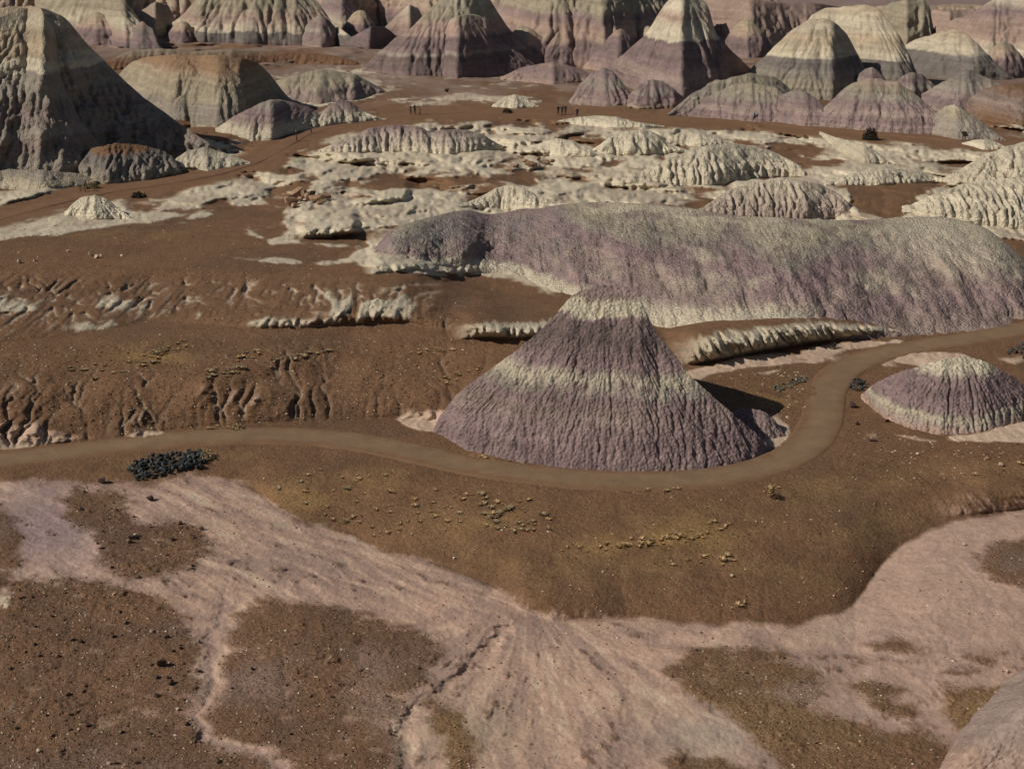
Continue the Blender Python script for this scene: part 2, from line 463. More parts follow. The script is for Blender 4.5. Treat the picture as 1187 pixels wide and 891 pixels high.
def terrain(U, V, colour=True):
    """height of the ground over the map, and its soil"""
    U = np.asarray(U, float); V = np.asarray(V, float)
    X, Y, _ = unproj(U, np.maximum(V, -98.5), 0.0)
    base = np.interp(V, [-100, 40, 100, 140, 250, 330, 430, 520, 1600], [-6, 2.0, 2.5, 2.4, 1.8, 0.9, 0.2, 0, 0])
    n_big = fbm(X / 22, Y / 22, 3, 1)
    pm = path_weight(U, V)      # the trails are cut level
    h = base + 0.0
    # bank below the trail and the wash at its foot
    ve = smooth_curve(WASH_EDGE, U, 14)
    ve_s = sum(smooth_curve(WASH_EDGE, U + d, 30) for d in (-60, -30, 0, 30, 60)) / 5
    vp = smooth_curve(PATH_LOW, U, 20)
    D = np.clip((ve_s - vp) * 0.018, 0.25, 2.7)
    s = np.clip((V - vp) / np.maximum(ve - vp, 4), 0, 1)
    bank = -D * np.clip(0.42 * s + 0.58 * s ** 1.9, 0, 1)
    q = sstep(0, 1, (V - np.minimum(ve, ve_s)) / np.maximum(905 - np.minimum(ve, ve_s), 10))
    wash = -D + (-3.9 + D) * q
    low = V > vp
    h = h + np.where(low, np.where(V < ve, bank, wash), 0)
    in_wash = sstep(-4, 5, V - ve + 11 * fbm(X / 3.0, Y / 3.0, 5, 5, 0.62))
    on_bank = np.where(low & (V < ve), s, 0)
    h = h + np.where(low & (V < ve), 0.22 * fbm(X / 6, Y / 6, 3, 71) * np.sin(np.pi * s), 0)
    expo = np.zeros(U.shape, np.float32)
    expo_pink = np.zeros(U.shape, np.float32)
    cutface = np.zeros(U.shape, np.float32)
    # pale / brown patchwork: lag gravel on caps and hollows, bare gullied clay on the flanks between
    bias = np.zeros(U.shape)
    for (cu, cv, ru, rv, w) in BIAS + BROWN_CAPS:
        d2 = ((U - cu) / ru) ** 2 + ((V - cv) / rv) ** 2
        bias += w * np.exp(-d2 * 1.1)
    pu = U + 9 * fbm(X / 4, Y / 6, 4, 15, 0.6)
    pv = V + 4 * fbm(X / 4, Y / 6, 4, 16, 0.6)
    for P in PALE_POLYS:
        bias = bias + 0.95 * sstep(7, -7, poly_sdf(pu, pv, P, 20, 2.4))
    bias = bias - 2.2 * sstep(6, -6, poly_sdf(pu, pv, [(983, 216), (1003, 206), (1060, 208), (1104, 206), (1088, 216), (1062, 225), (1048, 235), (1058, 247), (1030, 258), (998, 252), (986, 236)], 20, 2.4))
    # scarps
    for sc in SCARPS:
        e0, e1, w = sc['ends']
        m = (U > e0 - 40) & (U < e1 + 40)
        uu, vv, xx, yy = U[m], V[m], X[m], Y[m]
        vf = smooth_curve(sc['foot'], uu, 8)
        vc = smooth_curve(sc['crest'], uu, 8)
        vf = np.maximum(vf, vc + 4)
        sd = sc['seed']
        uw = uu + min(w * 0.4, 14) * fbm(xx / 5, yy / 7, 3, sd + 4)
        wt = sstep(e0, e0 + w, uw) * sstep(e1, e1 - w, uw)
        q0 = xx + 0.6 * fbm(xx / 3, yy / 9, 3, sd)
        s = (vf - vv) / (vf - vc)
        s0 = np.clip(s, 0, 1)
        fl = ridged(q0 / sc['lam'], yy / (sc['lam'] * 9), 3, sd + 1)
        fine = ridged(q0 / (sc['lam'] * 0.38), yy / (sc['lam'] * 7), 2, sd + 6)
        fl2 = fbm(xx / 10, yy / 24, 3, sd + 2)
        area = sc['expo'] * 1.5 - 0.80 + bias[m] * 0.85 + fl2 * 0.55 + 0.30 * fbm(xx / 2.2, yy / 5, 3, sd + 8) + (0.6 - s) * 0.3
        cutm = (0.06 if sc['tone'] == 'pink' else 0.45) + 0.9 * sstep(-0.4, 0.15, area)
        sm = s + s0 * (1 - s0 * 0.85) * (cutm * sc['flute'] * (1.5 * fl + 0.7 * fine) + (0.62 if sc['seed'] == 3 else 0.42 if sc['seed'] == 11 else 0.30) * fl2)
        sq = np.clip(sm, 0, 1)
        p = sc['prof']
        up = p * (1 - (1 - sq) ** 2) + (1 - p) * sq
        backd = 1 - sstep(0, sc['back'], vc - vv)
        hl = sc['h'] * (np.clip((vf - vc) / max(np.percentile(vf - vc, 70), 5), 0.08, 1) if sc['seed'] == 23 else 1.0)
        h[m] += np.where(s > 0, hl * up * backd * wt, 0)
        face = sstep(0.0, 0.10, s) * sstep(1.05, 0.8, s + 0.25 * fl) * wt
        ex = face * sstep(-0.05, 0.15, area + 0.36 * fl + 0.10 * fine - 0.20)
        ex = ex * (0.72 + 0.28 * sstep(-0.5, 0.3, fine))
        cutface[m] = np.maximum(cutface[m], face * sstep(-0.75 if sc['tone'] == 'pink' else -0.95, 0.25 if sc['tone'] == 'pink' else -0.1, area + 0.35 * fbm(xx / 5, yy / 9, 2, sd + 9)) * (sstep(-0.3, 0.15, fbm(xx / 7, yy / 14, 2, sd + 10) + 0.6 * bias[m]) * (0.2 + 0.75 * sstep(430, 340, uu) + 0.75 * sstep(800, 900, uu)) if sc['tone'] == 'pink' else 1.0))
        if sc['tone'] == 'pink':
            expo_pink[m] = np.maximum(expo_pink[m], ex)
        else:
            expo[m] = np.maximum(expo[m], ex)
    wx = X + 2.6 * fbm(X / 9, Y / 9, 3, 13)
    wy = Y + 3.4 * fbm(X / 9, Y / 9, 3, 14)
    mid = sstep(560, 500, V) * sstep(-40, 40, V)
    zone = sstep(100, 150, V) * sstep(345, 250, V + 60 * sstep(420, 300, U))
    zone = zone * (1 - pm)
    m1 = fbm(wx / 24, wy / 40, 2, 21, 0.35)
    m2 = fbm(wx / 4.0, wy / 7.0, 4, 23, 0.55)
    hump = np.clip(np.abs(m1) / 0.42, 0, 1.3)          # rounded swells, sharp winding valleys between
    hump2 = np.clip(np.abs(fbm(wx / 9, wy / 17, 2, 27, 0.4)) / 0.42, 0, 1.2)
    zr = sstep(300, 400, U) * sstep(132, 152, V) * sstep(300, 258, V) * 0.50 + sstep(700, 820, U) * sstep(140, 160, V) * sstep(290, 262, V) * 0.20
    zl = sstep(420, 300, U) * sstep(195, 225, V) * sstep(330, 300, V) * 0.12 + sstep(60, 90, V) * sstep(150, 130, V) * 0.20 + sstep(400, 480, U) * sstep(280, 300, V) * sstep(350, 330, V) * 0.3
    prior = zr * (1 + 0.8 * fbm(X / 26, Y / 40, 3, 26)) + zl + bias * 0.62 - 0.10
    nf = 0.5 + 0.28 * (1.3 * (hump - 0.45) + 0.55 * (hump2 - 0.4) + 0.7 * m2 / 0.22 - 1.6 * sstep(0.02, 0.35, fbm(X / 17, Y / 24, 4, 25, 0.55)))
    pale = sstep(-0.16, 0.14, prior - (1 - nf)) * sstep(-0.05, 0.2, prior) * (1 - pm)
    gull = ridged(wx / 2.2, wy / 5.5, 3, 33)
    gull2 = ridged(wx / 0.9, wy / 2.8, 2, 34)
    h = h + zone * (1.05 * hump * (1.35 - 0.5 * hump) + 0.32 * hump2 - 0.7 + pale * (0.22 * gull + 0.12 * gull2))
    h = h + mid * (1 - zone) * (1 - pm) * pale * (0.08 * gull + 0.05 * gull2)
    far = sstep(150, 70, V) * sstep(-20, 20, V)
    h = h + far * (1 - pm) * (1.3 * fbm(X / 22, Y / 30, 4, 45))
    far2 = sstep(0, -25, V)
    h = h + far2 * 14 * fbm(X / 500, Y / 900, 3, 46)
    # gravel bars
    wu = U + 20 * fbm(X / 3.6, Y / 3.6, 6, 51, 0.72)
    wv = V + 8 * fbm(X / 3.6, Y / 3.6, 6, 52, 0.72)
    bar = np.zeros(U.shape, np.float32)
    for P in BARS:
        sd = poly_sdf(wu, wv, P)
        bar = np.maximum(bar, sstep(20.0, -24.0, sd))
    frag = fbm(X / 1.3, Y / 1.3, 4, 53, 0.65)
    nbf = fbm(X / 4.5, Y / 4.5, 3, 54)
    # thin gravel trains strung along the flow
    along = np.where(U < 615, (U - 230) * 0.92 + (V - 555) * 0.9, 0)
    perp = np.where(U < 615, -(U - 230) * 0.40 + (V - 555) * 0.92, 0)
    th = np.arctan2(U - 612, np.maximum(V - 690, 6))
    rad = np.hypot(U - 612, (V - 690))
    fan = sstep(690, 740, V)
    s1 = fbm(perp / 13 + 0.7 * nbf, along / 120 + 0.3 * nbf, 5, 61, 0.6)
    s2 = fbm(th * 6 + 0.6 * nbf, rad / 130, 5, 62, 0.6)
    streak = s1 * (1 - fan) + s2 * fan
    trains = sstep(0.22, 0.42, 0.8 * streak + 0.62 * frag) * in_wash
    bar_t = np.clip(np.maximum(0.95 * sstep(0.12, 0.92, bar + 0.75 * frag + 0.5 * streak), 0.55 * trains), 0, 1) * in_wash
    h = h + in_wash * (0.12 * bar + 0.04 * streak + 0.05 * frag + 0.07 * trains)
    # a sharp little cut bank in the wash
    cut = poly_sdf(wu, wv, [(460, 893), (458, 850), (466, 826), (500, 800), (545, 770), (575, 728), (592, 722), (588, 735), (565, 772), (520, 804), (482, 832), (474, 860), (486, 893), (500, 1000), (470, 1000)])
    h = h - 0.14 * sstep(7, -7, cut + 10 * frag) * in_wash
    gul = poly_sdf(wu, wv, [(262, 690), (272, 700), (258, 745), (246, 790), (232, 832), (240, 852), (300, 868), (335, 884), (330, 892), (292, 876), (230, 858), (223, 835), (236, 780), (240, 742)])
    gulm = sstep(6, -6, gul + 9 * frag) * in_wash
    h = h - 0.06 * gulm
    # low broad swells
    h = h + mid * 0.25 * n_big
    # fine relief everywhere near
    near = sstep(40, 120, V)
    h = h + near * 0.035 * fbm(X / 0.9, Y / 0.9, 3, 81)
    if not colour:
        return h, None, None, None
    # -------------------------------------------------- soil
    c = np.empty(U.shape + (3,))
    nb = fbm(X / 5, Y / 5, 4, 91)
    nb2 = fbm(X / 17, Y / 17, 3, 92)
    c[:] = BROWN
    def mix(col, w):
        w = np.clip(w, 0, 1)[..., None]
        c[:] = c * (1 - w) + col * w
    mix(BROWN2, sstep(-0.1, 0.5, nb2) * 0.8)
    mix(BROWN * 0.78, sstep(0.05, 0.4, fbm(X / 6, Y / 8, 5, 171, 0.6)) * 0.55)
    mix(BROWN * 1.18, sstep(0.1, 0.45, fbm(X / 4, Y / 6, 5, 173, 0.6)) * 0.5)
    mix(RED, sstep(0.0, 0.5, fbm(X / 11, Y / 11, 3, 93)) * 0.7 * sstep(330, 250, V))
    mix(OCHRE, on_bank * (1 - on_bank) * 1.5 * sstep(-0.15, 0.4, nb + 0.3 * nb2) + 0)
    for (cu, cv, ru, rv, w) in [(760, 625, 110, 16, .9), (830, 605, 60, 14, .6), (400, 575, 120, 22, .45), (180, 410, 50, 12, .8), (280, 412, 30, 7, .6), (590, 600, 60, 14, .4), (150, 272, 80, 6, .5), (900, 460, 45, 20, .55), (560, 528, 60, 6, .7), (980, 560, 90, 14, .4)]:
        mix(OCHRE * np.array([1.08, 1.06, .95]), w * np.exp(-((U - cu) / ru) ** 2 - ((V - cv) / rv) ** 2) * sstep(-0.35, 0.35, nb + 0.4 * frag))
    pale_c = np.empty_like(c)
    tone = sstep(-0.35, 0.35, fbm(X / 14, Y / 14, 2, 94))[..., None]
    tone2 = sstep(0.0, 0.5, fbm(X / 6, Y / 9, 3, 95))[..., None]
    pale_c[:] = WHITE * (1 - tone) + CREAM * tone
    pale_c = pale_c * (1 - 0.45 * tone2) + ROSE * 0.45 * tone2
    pinkish = (sstep(330, 400, V) * sstep(700, 640, V))[..., None]
    pale_c = pale_c * (1 - 0.6 * pinkish) + (PINK * 1.12) * 0.6 * pinkish
    flut = fbm(X / 0.8, Y / 3.5, 3, 96)
    w = np.clip(pale, 0, 1)[..., None] * (0.85 + 0.15 * np.clip(flut, -1, 1))[..., None]
    w = np.clip(w, 0, 1)
    c = c * (1 - w) + pale_c * w
    def mix(col, w):
        nonlocal c
        w = np.clip(w, 0, 1)[..., None]
        c = c * (1 - w) + col * w
    # gullied faces show pale clay through the brown wash
    mix(WHITE * 0.86, expo * 0.9)
    mix(PINK * 0.95, expo_pink * 0.75)
    # purple flats beyond the last hills
    mix(PURPLE * 0.95, sstep(30, 0, V) * 0.9)
    mix(srgb(120, 96, 112, G_), sstep(-5, -30, V) * 0.8)
    mix(ROSE, far * sstep(0.05, 0.3, fbm(X / 18, Y / 26, 5, 97, 0.6)) * 0.6)
    mix(GREY * 1.1, far * sstep(0.1, 0.3, fbm(X / 9, Y / 16, 5, 98, 0.6)) * 0.6)
    mix(MAUVE * 0.85, sstep(125, 85, V) * sstep(-0.35, 0.25, fbm(X / 14, Y / 22, 4, 99, 0.6)) * 0.6)
    # the wash
    wc = np.empty_like(c)
    k = sstep(-0.3, 0.3, streak + 0.35 * nb)[..., None]
    wc[:] = PINK * 1.04 * (1 - k) + PINKG * 0.88 * k
    k2 = (sstep(0.05, 0.6, -streak + 0.4 * frag) * 0.6)[..., None]
    wc = wc * (1 - k2) + (WHITE * 0.80 + PINK * .12) * k2
    k3 = sstep(880, 1010, U)[..., None] * 0.7
    wc = wc * (1 - k3) + (PINKG * 1.02) * k3
    k4 = np.exp(-((U - 55) / 70) ** 2 - ((V - 610) / 50) ** 2)[..., None]
    wc = wc * (1 - k4) + PURPLE * 1.25 * k4
    k5 = np.exp(-((U - 545) / 60) ** 2 - ((V - 850) / 40) ** 2)[..., None] * 0.5
    wc = wc * (1 - k5) + TAN * k5
    k6 = np.exp(-((U - 830) / 70) ** 2 - ((V - 850) / 30) ** 2)[..., None] * 0.6
    wc = wc * (1 - k6) + GREY * 1.15 * k6
    iw = in_wash[..., None]
    c = c * (1 - iw) + wc * iw
    bc = BROWN * 0.98 * (1 - 0.0) + 0 * c
    bt = sstep(-0.3, 0.4, nb)[..., None]
    bc = BROWN * (1 - bt) + BROWN2 * bt
    bo = (np.exp(-((U - 900) / 160) ** 2 - ((V - 830) / 60) ** 2) * 0.5 + np.exp(-((U - 1145) / 50) ** 2 - ((V - 820) / 30) ** 2) * 0.7 + np.exp(-((U - 520) / 40) ** 2 - ((V - 850) / 40) ** 2) * 0.6)[..., None]
    bc = bc * (1 - bo) + OCHRE * bo
    bp_ = (sstep(-0.08, 0.42, nb2 + 0.5 * nb + np.exp(-((U - 440) / 50) ** 2 - ((V - 820) / 50) ** 2) * 0.7 + np.exp(-((U - 930) / 40) ** 2 - ((V - 800) / 16) ** 2) * 0.8 - 0.15) * 0.55)[..., None]
    bc = bc * (1 - bp_) + PINKG * 0.8 * bp_
    bw = np.clip(bar_t, 0, 1)[..., None]
    c = c * (1 - bw) + bc * bw
    mix(PINKG * 0.98, gulm)
    mix(WHITE * 0.95, np.clip(sstep(0.5, 0.75, bias) * in_wash * sstep(-0.2, 0.3, frag + flut), 0, 1))
    # trail shoulders
    mix(BROWN * 1.04, pm * 0.85)
    grit = np.clip(0.7 + 0.3 * bar_t - 0.6 * pale, 0, 1) * (1 - in_wash * (1 - bar_t) * 0.85)
    grit = grit * (1 - 0.6 * pm)
    info = dict(cut=cutface, zone=zone, wash=in_wash, pm=pm, pale=pale, bank=on_bank, mid=mid)
    return h, c, grit, info

# ------------------------------------------------------------------ ground sheet
us = np.concatenate([np.linspace(-1500, -60, 90)[:-1], np.arange(-60, 1250, 1.5), np.linspace(1250, 2700, 90)])
vs = np.concatenate([-99.2 + 91.2 * np.geomspace(0.006, 1, 60)[:-1], np.arange(-8, 905, 1.2), np.linspace(905, 1700, 70)])
UU, VV = np.meshgrid(us, vs)
hh, cc, gg, inf = terrain(UU, VV)
P0 = np.stack(unproj(UU, VV, hh), -1)
# running water: route it over the land, then cut the gullies, lay bare pale clay and tint the channels
zr = P0[..., 2] + 0.05 * fbm(P0[..., 0] / 0.7, P0[..., 1] / 0.9, 3, 131) + 0.16 * fbm(P0[..., 0] / 2.5, P0[..., 1] / 4, 2, 132) + 0.5 * fbm(P0[..., 0] / 8, P0[..., 1] / 14, 2, 134)
A, cs = drainage(P0, zr)
Lg = np.log1p(A / 1.2)
g_fine = blur(Lg, 1) - blur_wide(Lg, 7)
g_mid = blur(Lg, 4) - blur_wide(Lg, 22)
dry = 1 - np.clip(inf['pm'], 0, 1)
wgt = (np.clip(1.0 * inf['cut'] + 0.62 * inf['zone'] * (0.35 + 0.65 * inf['pale']) + 0.08 * inf['mid'] + 0.05 * sstep(0.1, 0.5, inf['bank']), 0, 1.0) * (1 - inf['wash']) + 0.10 * inf['wash']) * dry * sstep(30, 110, VV)
hh = hh - wgt * (0.12 * (1 + 0.8 * inf['zone']) * np.clip(g_fine, -1.2, 3) + 0.30 * (1 - 0.35 * inf['zone']) * np.clip(g_mid, -1.0, 2))
hh = hh + inf['zone'] * (blur(hh, 1) - hh) * 0.7      # weathered clay slumps: no sharp lips
def mixc(col, w):
    global cc
    w = np.clip(w, 0, 1)[..., None]
    cc = cc * (1 - w) + col * w
nzg = fbm(P0[..., 0] / 2.5, P0[..., 1] / 4, 3, 133)
mixc(WHITE * 0.55 + PINK * 0.38, inf['cut'] * sstep(0.1, 0.8, g_fine + 0.9 * g_mid + 0.45 * nzg) * 0.8)
mixc(WHITE * 0.82, inf['mid'] * (1 - inf['zone']) * (1 - inf['cut']) * sstep(1.5, 2.6, g_fine + 0.8 * nzg) * 0.35 * dry)
mixc(BROWN * 1.02, inf['zone'] * sstep(0.45, 1.1, g_mid + 0.3 * g_fine) * 0.75)
mixc(BROWN * 0.75, (1 - inf['wash']) * (1 - inf['pale']) * sstep(1.2, 3.0, g_fine) * 0.35 * sstep(100, 200, VV) * dry)  # brown ground made darker along the fine gully lines
mixc(PINKG * 0.85, inf['wash'] * sstep(1.2, 3.0, g_fine) * 0.45)
gv = np.stack(unproj(UU, VV, hh), -1)
ground = link('ground', mesh_np('ground', gv, grid_faces(*UU.shape), M_GROUND, cc, {'grit': gg}))
tag(ground, kind='structure', label='brown gravelly badland floor cut by a pale pink wash', cat='ground')
GH = hh

def ground_h(u, v):
    """height of the finished ground under map point (u, v)"""
    u = np.atleast_1d(np.asarray(u, float)); v = np.atleast_1d(np.asarray(v, float))
    fi = np.interp(v, vs, np.arange(len(vs))); fj = np.interp(u, us, np.arange(len(us)))
    i = np.clip(fi.astype(int), 0, len(vs) - 2); j = np.clip(fj.astype(int), 0, len(us) - 2)
    a, b = fi - i, fj - j
    return GH[i, j] * (1 - a) * (1 - b) + GH[i + 1, j] * a * (1 - b) + GH[i, j + 1] * (1 - a) * b + GH[i + 1, j + 1] * a * b

def ground_pt(u, v):
    x, y, z = unproj(u, v, ground_h(u, v)[0])
    return float(x), float(y), float(z)

# ------------------------------------------------------------------ trails
def ribbon(name, pts, width, lift, step, colr, label, edge=True):
    P = np.array(pts, float)
    # soften the polyline, then lay it on the ground
    t = np.concatenate([[0], np.cumsum(np.hypot(np.diff(P[:, 0]), np.diff(P[:, 1])))])
    ts = np.arange(0, t[-1], step)
    cu = sum(np.interp(ts + d, t, P[:, 0]) for d in (-14, -7, 0, 7, 14)) / 5
    cv = sum(np.interp(ts + d, t, P[:, 1]) for d in (-14, -7, 0, 7, 14)) / 5
    hz = ground_h(cu, cv)
    k = np.ones(25) / 25
    hz = np.convolve(np.pad(hz, 12, mode='edge'), k, 'valid')
    x, y, z = unproj(cu, cv, hz)
    dx, dy = np.gradient(x), np.gradient(y)
    l = np.hypot(dx, dy)
    nx, ny = -dy / l, dx / l
    offs = [-1.45, -1.0, -0.96, -0.85, -0.7, -0.5, -0.25, 0, 0.25, 0.5, 0.7, 0.85, 0.96, 1.0, 1.45]
    hs = [-0.28, lift - 0.015, lift, lift + .006, lift + .01, lift + .015, lift + .02, lift + .02, lift + .02, lift + .015, lift + .01, lift + .006, lift, lift - 0.015, -0.28]
    rows = []
    wob = 1 + 0.05 * fbm(np.arange(len(x)) / 14.0, 0 * x, 3, 5)
    for o, hh_ in zip(offs, hs):
        rows.append(np.stack([x + nx * o * width / 2 * wob, y + ny * o * width / 2 * wob, z + hh_], -1))
    V = np.stack(rows, 0)
    Xr, Yr = V[..., 0], V[..., 1]
    c = np.empty(V.shape)
    n = fbm(Xr / 3, Yr / 3, 3, 111)[..., None]
    n4 = fbm(Xr / 0.9, Yr / 0.9, 3, 113)[..., None]
    c[:] = colr * (1 + 0.12 * n + 0.06 * n4)
    # soil drifted in from the margins
    e = np.abs(np.array(offs))[:, None]
    wd = sstep(0.45, 0.98, e + 0.45 * n4[..., 0] + 0.25 * n[..., 0])[..., None] * 0.9
    c = c * (1 - wd) + BROWN * wd
    c[[1, -2]] *= 0.95
    me = mesh_np(name, V, grid_faces(len(offs), len(x))[:, ::-1], M_PATH, c, {'grit': np.zeros(V.shape[:2])})
    return tag(link(name, me), kind='structure', label=label, cat='path')

ribbon('path', PATH_PTS, 3.0, 0.06, 3.0, srgb(109, 89, 69, G_), 'smooth paved brown trail curving round the purple cone hill')
ribbon('path', FAR_PATH, 2.6, 0.07, 4.0, srgb(104, 78, 60, G_), 'far brown trail with hikers below the domed hills')

# ------------------------------------------------------------------ hills
def shell(name, crest, foot, bands, label, gul=1.0, gulc=1.0, smk=0.02, wobk=1.6, k=0.85, a=0.45, step=1.3, spur=0.10, spur_n=5.0, rill=0.10, rill_l=0.7, mode='cone', apex=None,
          seed=1, lump=0.0, noise_band=0.05, streak=0.12, dk=0.0, foot_c=None, cap=None, sink=2.0):
    """A hill laid from its foot line on the ground up to its skyline. k: steepness, a: roundness of the top,
    bands: [(map row at the summit column, colour), ...] read as level beds."""
    seed = seed * 7
    C, Ft = np.array(crest, float), np.array(foot, float)
    u0, u1 = max(C[0, 0], Ft[0, 0]), min(C[-1, 0], Ft[-1, 0])
    nc = max(16, int((u1 - u0) / step))
    u = np.linspace(u0, u1, nc)
    sm = max(2.0, (u1 - u0) * smk)
    vf = smooth_curve(foot, u, sm)
    vc = smooth_curve(crest, u, sm)
    wob = fbm(u / (sm * 3.0), 0 * u + seed, 3, seed)
    vc = vc - np.clip((vf - vc) * 0.05, 0, wobk) * wob
    vf = np.maximum(vf, vc + 0.8)
    hg = ground_h(u, vf)
    hw = max(6, nc // 14)
    for _ in range(2):
        hg = np.convolve(np.pad(hg, hw, mode='edge'), np.ones(2 * hw + 1) / (2 * hw + 1), 'valid')
    hg = hg - 0.15
    _, yf, zf = unproj(u, vf, hg)
    th = math.atan(SP / CP) + np.arctan((vf - CV) / F)
    sc = F / (yf * CP + (HC - hg) * SP)
    dv = vf - vc
    D = dv / (sc * (k * np.cos(th) + np.sin(th)))
    dw = max(4, nc // (30 if name == 'cone_hill' else 11))
    D = np.convolve(np.pad(D, dw, mode='edge'), np.ones(2 * dw + 1) / (2 * dw + 1), 'valid')
    nr = max(10, int(dv.max() / step))
    s = np.linspace(0, 1, nr)[:, None]
    v = vf + (vc - vf) * s
    g = (1 - a) * s + a * s ** 3
    y = yf + D * g
    Uc = np.broadcast_to(u, v.shape)
    x0, _, z0 = at_depth(Uc, v, y)
    ia = int(np.argmin(vc)) if apex is None else int(np.argmin(np.abs(u - apex)))
    xa, ya = x0[-1, ia], y[-1, ia]
    Dm = D.max()
    wid = abs(x0[0, -1] - x0[0, 0]) / 2
    # buttresses
    if mode == 'cone':
        phi = np.arctan2(x0 - xa, (ya - y) * wid / max(Dm, .1) + 0.05 * wid)
        q = phi * wid * 0.75
    else:
        q = x0 - xa
    w = np.clip(np.sin(np.pi * np.clip(s, 0, 1) ** 0.75), 0, 1) ** 1.3
    wq = q + 0.12 * wid / spur_n * fbm(x0 / 4, z0 / 4, 2, seed + 5)
    lam = max(wid * 2 / spur_n, 0.5)
    buttress = 0.35 * fbm(wq / lam * 1.7, s * 1.3 + 0 * q, 3, seed + 2) + 0.65 * ridged(wq / lam, s * 0.9 + 0.25 * fbm(x0 / 6, z0 / 5, 2, seed + 3), 2, seed + 1, 0.35)
    y2 = y - spur * 0.62 * Dm * w * (buttress * 0.9 + 0.1) - lump * 0.42 * Dm * w * fbm(x0 / (0.30 * wid + 1), z0 / (0.22 * wid + 1), 4, seed + 9, 0.55)
    x, y, z = at_depth(Uc, v, y2)
    P = np.stack([x, y, z], -1)
    # rills
    du = np.gradient(P, axis=1)
    dsv = np.gradient(P, axis=0)
    N = np.cross(du, dsv)
    N /= np.linalg.norm(N, axis=-1, keepdims=True) + 1e-9
    N[N[..., 1] > 0.3] *= -1
    wr = q + 0.55 * rill_l * fbm(x0 / (rill_l * 1.5), z0 / (rill_l * 1.5), 3, seed + 21)
    r = (ridged(wr / rill_l, z0 / (rill_l * 9), 2, seed + 11) + 0.55 * ridged(wr / (rill_l * 2.6), z0 / (rill_l * 20), 2, seed + 12))
    crumb = fbm(x0 / 0.5, z0 / 0.5, 3, seed + 15)
    amp = rill * np.clip(s * 8, 0, 1) * np.clip((1.0 - s) * 2.2 + 0.12, 0, 1) * (0.7 + 0.6 * fbm(x0 / 4, z0 / 3, 2, seed + 17))
    P = P + N * (amp * r + 0.6 * rill * crumb * np.clip((1 - s) * 8 + .2, 0, 1))[..., None]
    zz0 = P[..., 2]
    Hh = max(zz0[-1].max() - zz0[0].min(), 0.5)
    kk = max(1.0, 0.45 / k)
    zr_ = zz0 + 0.035 * kk * Hh * fbm(x0 / (0.16 * wid + .3), y / (0.16 * wid + .3), 3, seed + 61) + 0.06 * Hh * fbm(q / (0.33 * wid + .3), zz0 / (0.5 * Hh + .3), 2, seed + 65) + 0.012 * kk * Hh * fbm(x0 / (0.04 * wid + .1), y / (0.04 * wid + .1), 2, seed + 63)
    A_, cs_ = drainage(P, zr_)
    Lr = np.log1p(A_ / (cs_ * cs_ * 3))
    rb = max(4, int(0.02 * nc)); rw = max(8, int(0.09 * nc))
    gf = np.clip(blur(Lr, 1) - blur_wide(Lr, 5), -1.2, 2.5)
    gc = np.clip(blur(Lr, rb) - blur_wide(Lr, rw), -0.8, 1.2)
    top = np.clip((1 - s) * 7, 0, 1)
    P = P - N * (top * (gul * 0.55 * cs_ * gf + gulc * 0.022 * min(wid, 3 * Hh) * gc))[..., None]
    # colour of the beds
    zcol = z0[:, ia]
    bz, bcols = [], []
    for (bv, bcol) in bands:
        ss = np.clip((vf[ia] - bv) / (vf[ia] - vc[ia]), 0, 1)
        bz.append(np.interp(ss, s[:, 0], zcol)); bcols.append(bcol)
    o = np.argsort(bz)
    bz = np.array(bz)[o] + np.arange(len(bz)) * 1e-4
    bcols = np.array(bcols)[o]
    Ht = max(zcol[-1] - zcol[0], 0.5)
    zz = P[..., 2] + noise_band * Ht * (fbm(q / (0.2 * wid + .5), z0 / (0.3 * Ht + .5), 3, seed + 31) + 0.45 * np.clip(r, -1, 1) * 0.5) + dk * (x0 - xa)
    c = np.stack([np.interp(zz, bz, bcols[:, i]) for i in range(3)], -1)
    # thin beds and streaks washed down the slope
    thin = np.clip(1.6 * fbm(zz / (0.05 * Ht + 0.05), q / (wid * 1.2), 4, seed + 41, 0.65), -1, 1)
    zy = z0 + 0.4 * y
    st = fbm(q / (rill_l * 2.2), zy / (rill_l * 14), 3, seed + 43)
    blot = fbm(x0 / 5, zy / 3, 4, seed + 45, 0.6)
    c = c * (1 + 0.30 * thin + streak * st + 0.14 * blot)[..., None]
    c = c * (1 + 0.06 * np.clip(r, -1, 1) - 0.07 * gul * gf)[..., None]  # crease shade put into the colour: rill crests lighter, gullies darker
    if foot_c is not None:
        wf = (sstep(0.16, 0.0, s + 0.10 * st + 0.06 * blot))[..., None]
        c = c * (1 - wf) + foot_c * wf
    if cap is not None:
        c, P = cap(c, P, s, u, v, st, blot)
    c = np.clip(c, 0.01, 0.85)
    # skirt into the ground and the far side
    skirt = P[:1] + np.array([0, -0.25, -sink])
    bj = np.linspace(0, 1, 14)[1:, None]
    zt = hg - sink
    bx = P[-1, :, 0] + 0 * bj
    Hb = np.maximum(P[-1, :, 2] - zt, 0.3)
    by = P[-1, :, 1] + Hb * 1.35 * bj
    bzz = P[-1, :, 2] - Hb * (0.75 * bj + 0.25 * bj ** 2)
    bzz = bzz - 0.06 * Hb * np.abs(fbm(bx / 3, by / 3, 3, seed + 51)) * np.sin(np.pi * bj)
    back = np.stack([bx, by, bzz], -1)
    allv = np.concatenate([skirt, P, back], 0)
    allc = np.concatenate([c[:1], c, np.repeat(c[-1:], len(bj), 0)], 0)
    me = mesh_np(name, allv, grid_faces(*allv.shape[:2]), M_HILL, allc, {'grit': np.zeros(allv.shape[:2])})
    ob = link(name, me)
    tag(ob, label=label, cat='hill', kind='structure')
    return ob

HILLS_DONE = True
UP = [(-60, CREAM), (40, CREAM)]

